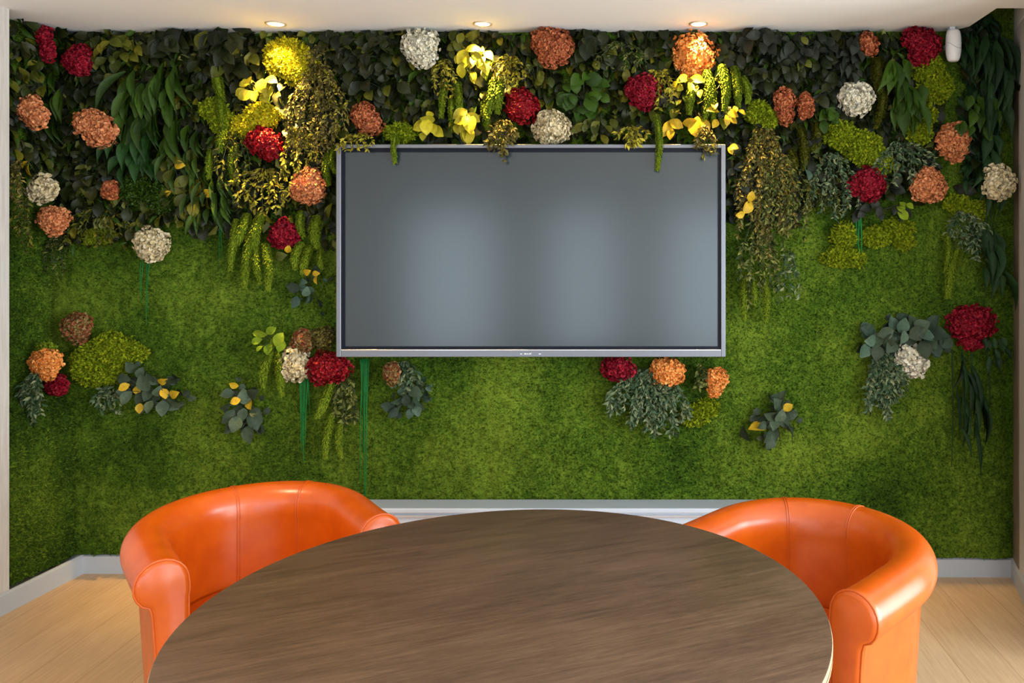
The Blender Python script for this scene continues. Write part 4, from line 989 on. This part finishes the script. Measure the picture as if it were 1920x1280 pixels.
strands(570, 708, [(-7, -4, 140), (-3, -1, 152), (1, 0, 158), (4, 2, 128), (7, 4, 110), (0, -2, 120), (10, 10, 70)], 'emerald', 'bundle of bright green stems below the cream hydrangea at lower left', off=.04, wd=3)
tassels(628, 715, [(-6, 0, -32, 66, 15), (-4, 60, -18, 142, 11), (14, 70, 12, 140, 9)], 'tassel', 'three green catkins below the large red hydrangea', off=.085)
spray(652, 700, 50, 108, 'sprig', 'pale speckled sprig hanging right of the catkins under the large red hydrangea', n=10, leaf=11, dense=26, off=.06)
strands(684, 672, [(-6, -7, 190), (-4, -8, 235), (-1, -3, 175), (2, 0, 258), (5, 2, 262), (7, 4, 140), (0, 1, 120), (-7, -4, 90)], 'emerald', 'tallest bundle of emerald stems under the lower left screen corner', off=.035, wd=3)
spray(760, 676, 50, 60, 'frost', 'silvery small-leaved tuft below the screen right of the tallest green stems', n=8, leaf=12, dense=30, off=.06)
leaves_at(762, 740, [(-34, 20, 28, 290, 0), (-24, 32, 24, 220, 0), (-14, 6, 26, 250, 0), (4, 8, 22, 190, 0), (22, 28, 26, 170, 0), (8, 34, 20, 190, 0), (34, 10, 36, 130, 2), (24, -6, 30, 110, 2), (8, -16, 16, 80, 1), (-4, -10, 24, 30, 0), (12, 14, 22, 160, 0), (-6, 24, 18, 200, 0), (30, -20, 24, 60, 2)],
   'euca', 'silver-green eucalyptus sprig hanging below the left part of the screen', alt='slate2', off=.055, lw=.72)
spray(1205, 690, 130, 118, 'frost', 'wide weeping sprig below the crimson hydrangea under the screen', n=17, leaf=11, dense=30, off=.06)
spray(1240, 700, 90, 132, 'frost', 'longer pointed sprig below the peach-orange hydrangea under the screen', n=12, leaf=11, dense=28, off=.055)
spray(1315, 684, 26, 48, 'sprig', 'whitish sprig left of the small orange hydrangea', n=6, leaf=10, dense=26, off=.055)
lump(1308, 778, [(-6, 0, 24, 16), (18, -14, 18, 14)], 'lime', 'low lime moss patch below the small orange hydrangea', off=.004)
leaves_at(1448, 790, [(20, -42, 34, 20, 0), (6, -36, 28, 330, 0), (30, -28, 24, 60, 1), (-6, -18, 28, 280, 0), (-24, -8, 28, 260, 0), (-32, 14, 40, 265, 1), (2, 4, 24, 200, 0), (-14, 24, 26, 215, 0), (20, -4, 34, 160, 0), (26, 14, 32, 150, 0), (4, 24, 24, 180, 0), (10, -16, 28, 20, 0), (36, -14, 24, 90, 0), (-6, 38, 26, 215, 0), (-22, 4, 20, 240, 0)],
   'slate2', 'dark blue-green eucalyptus sprig with one yellow leaf, alone at lower right', alt='yellow', off=.055, lw=.8)
strands(1458, 800, [(0, 6, 34), (26, 28, 34)], 'dark', 'two short dark stems under the dark blue-green sprig', off=.03)
leaves_at(1700, 640, [(-76, -22, 30, 290, 0), (-74, -4, 28, 265, 0), (-84, 16, 30, 215, 0), (-44, -18, 30, 250, 1), (-56, 0, 34, 200, 1), (-30, -34, 28, 350, 0), (-12, -32, 30, 20, 0), (-14, -10, 26, 200, 0), (6, -34, 34, 340, 1), (26, -28, 34, 60, 1), (48, -36, 32, 30, 0), (30, -8, 36, 110, 0), (56, -10, 40, 100, 0), (74, 0, 30, 130, 0),
   (52, 16, 26, 170, 0), (26, 14, 34, 170, 1), (2, -4, 34, 220, 1), (-34, 10, 30, 220, 1), (-60, 20, 30, 190, 1), (14, -18, 34, 60, 1), (-22, 16, 30, 170, 1), (40, 4, 32, 140, 1), (-40, -4, 28, 20, 1)],
   'euca', 'wide grey-green eucalyptus garland at lower right beside the very large crimson hydrangea', alt='slate2', off=.06, lw=.8)
spray(1648, 655, 52, 142, 'frost', 'dense pale-tipped sprig hanging below the eucalyptus garland', n=12, leaf=12, dense=40, off=.06)
spray(1680, 670, 34, 84, 'frost', 'shorter sprig between the dense pale-tipped one and the white hydrangea', n=6, leaf=10, dense=26, off=.055)
fronds(1810, 655, 40, 230, 'deep', 'long dark green blades hanging below the very large crimson hydrangea', n=7, width=8, off=.035, fan=.2)
strands(1800, 655, [(-14, -16, 220), (4, 6, 180), (20, 22, 100), (50, 56, 110)], 'deep', 'thin dark stems hanging under the very large crimson hydrangea', off=.03, wd=3.5)
fronds(1858, 625, 44, 80, 'deep', 'short curved leaves right of the very large crimson hydrangea', n=6, width=9, off=.05, dx=.15)
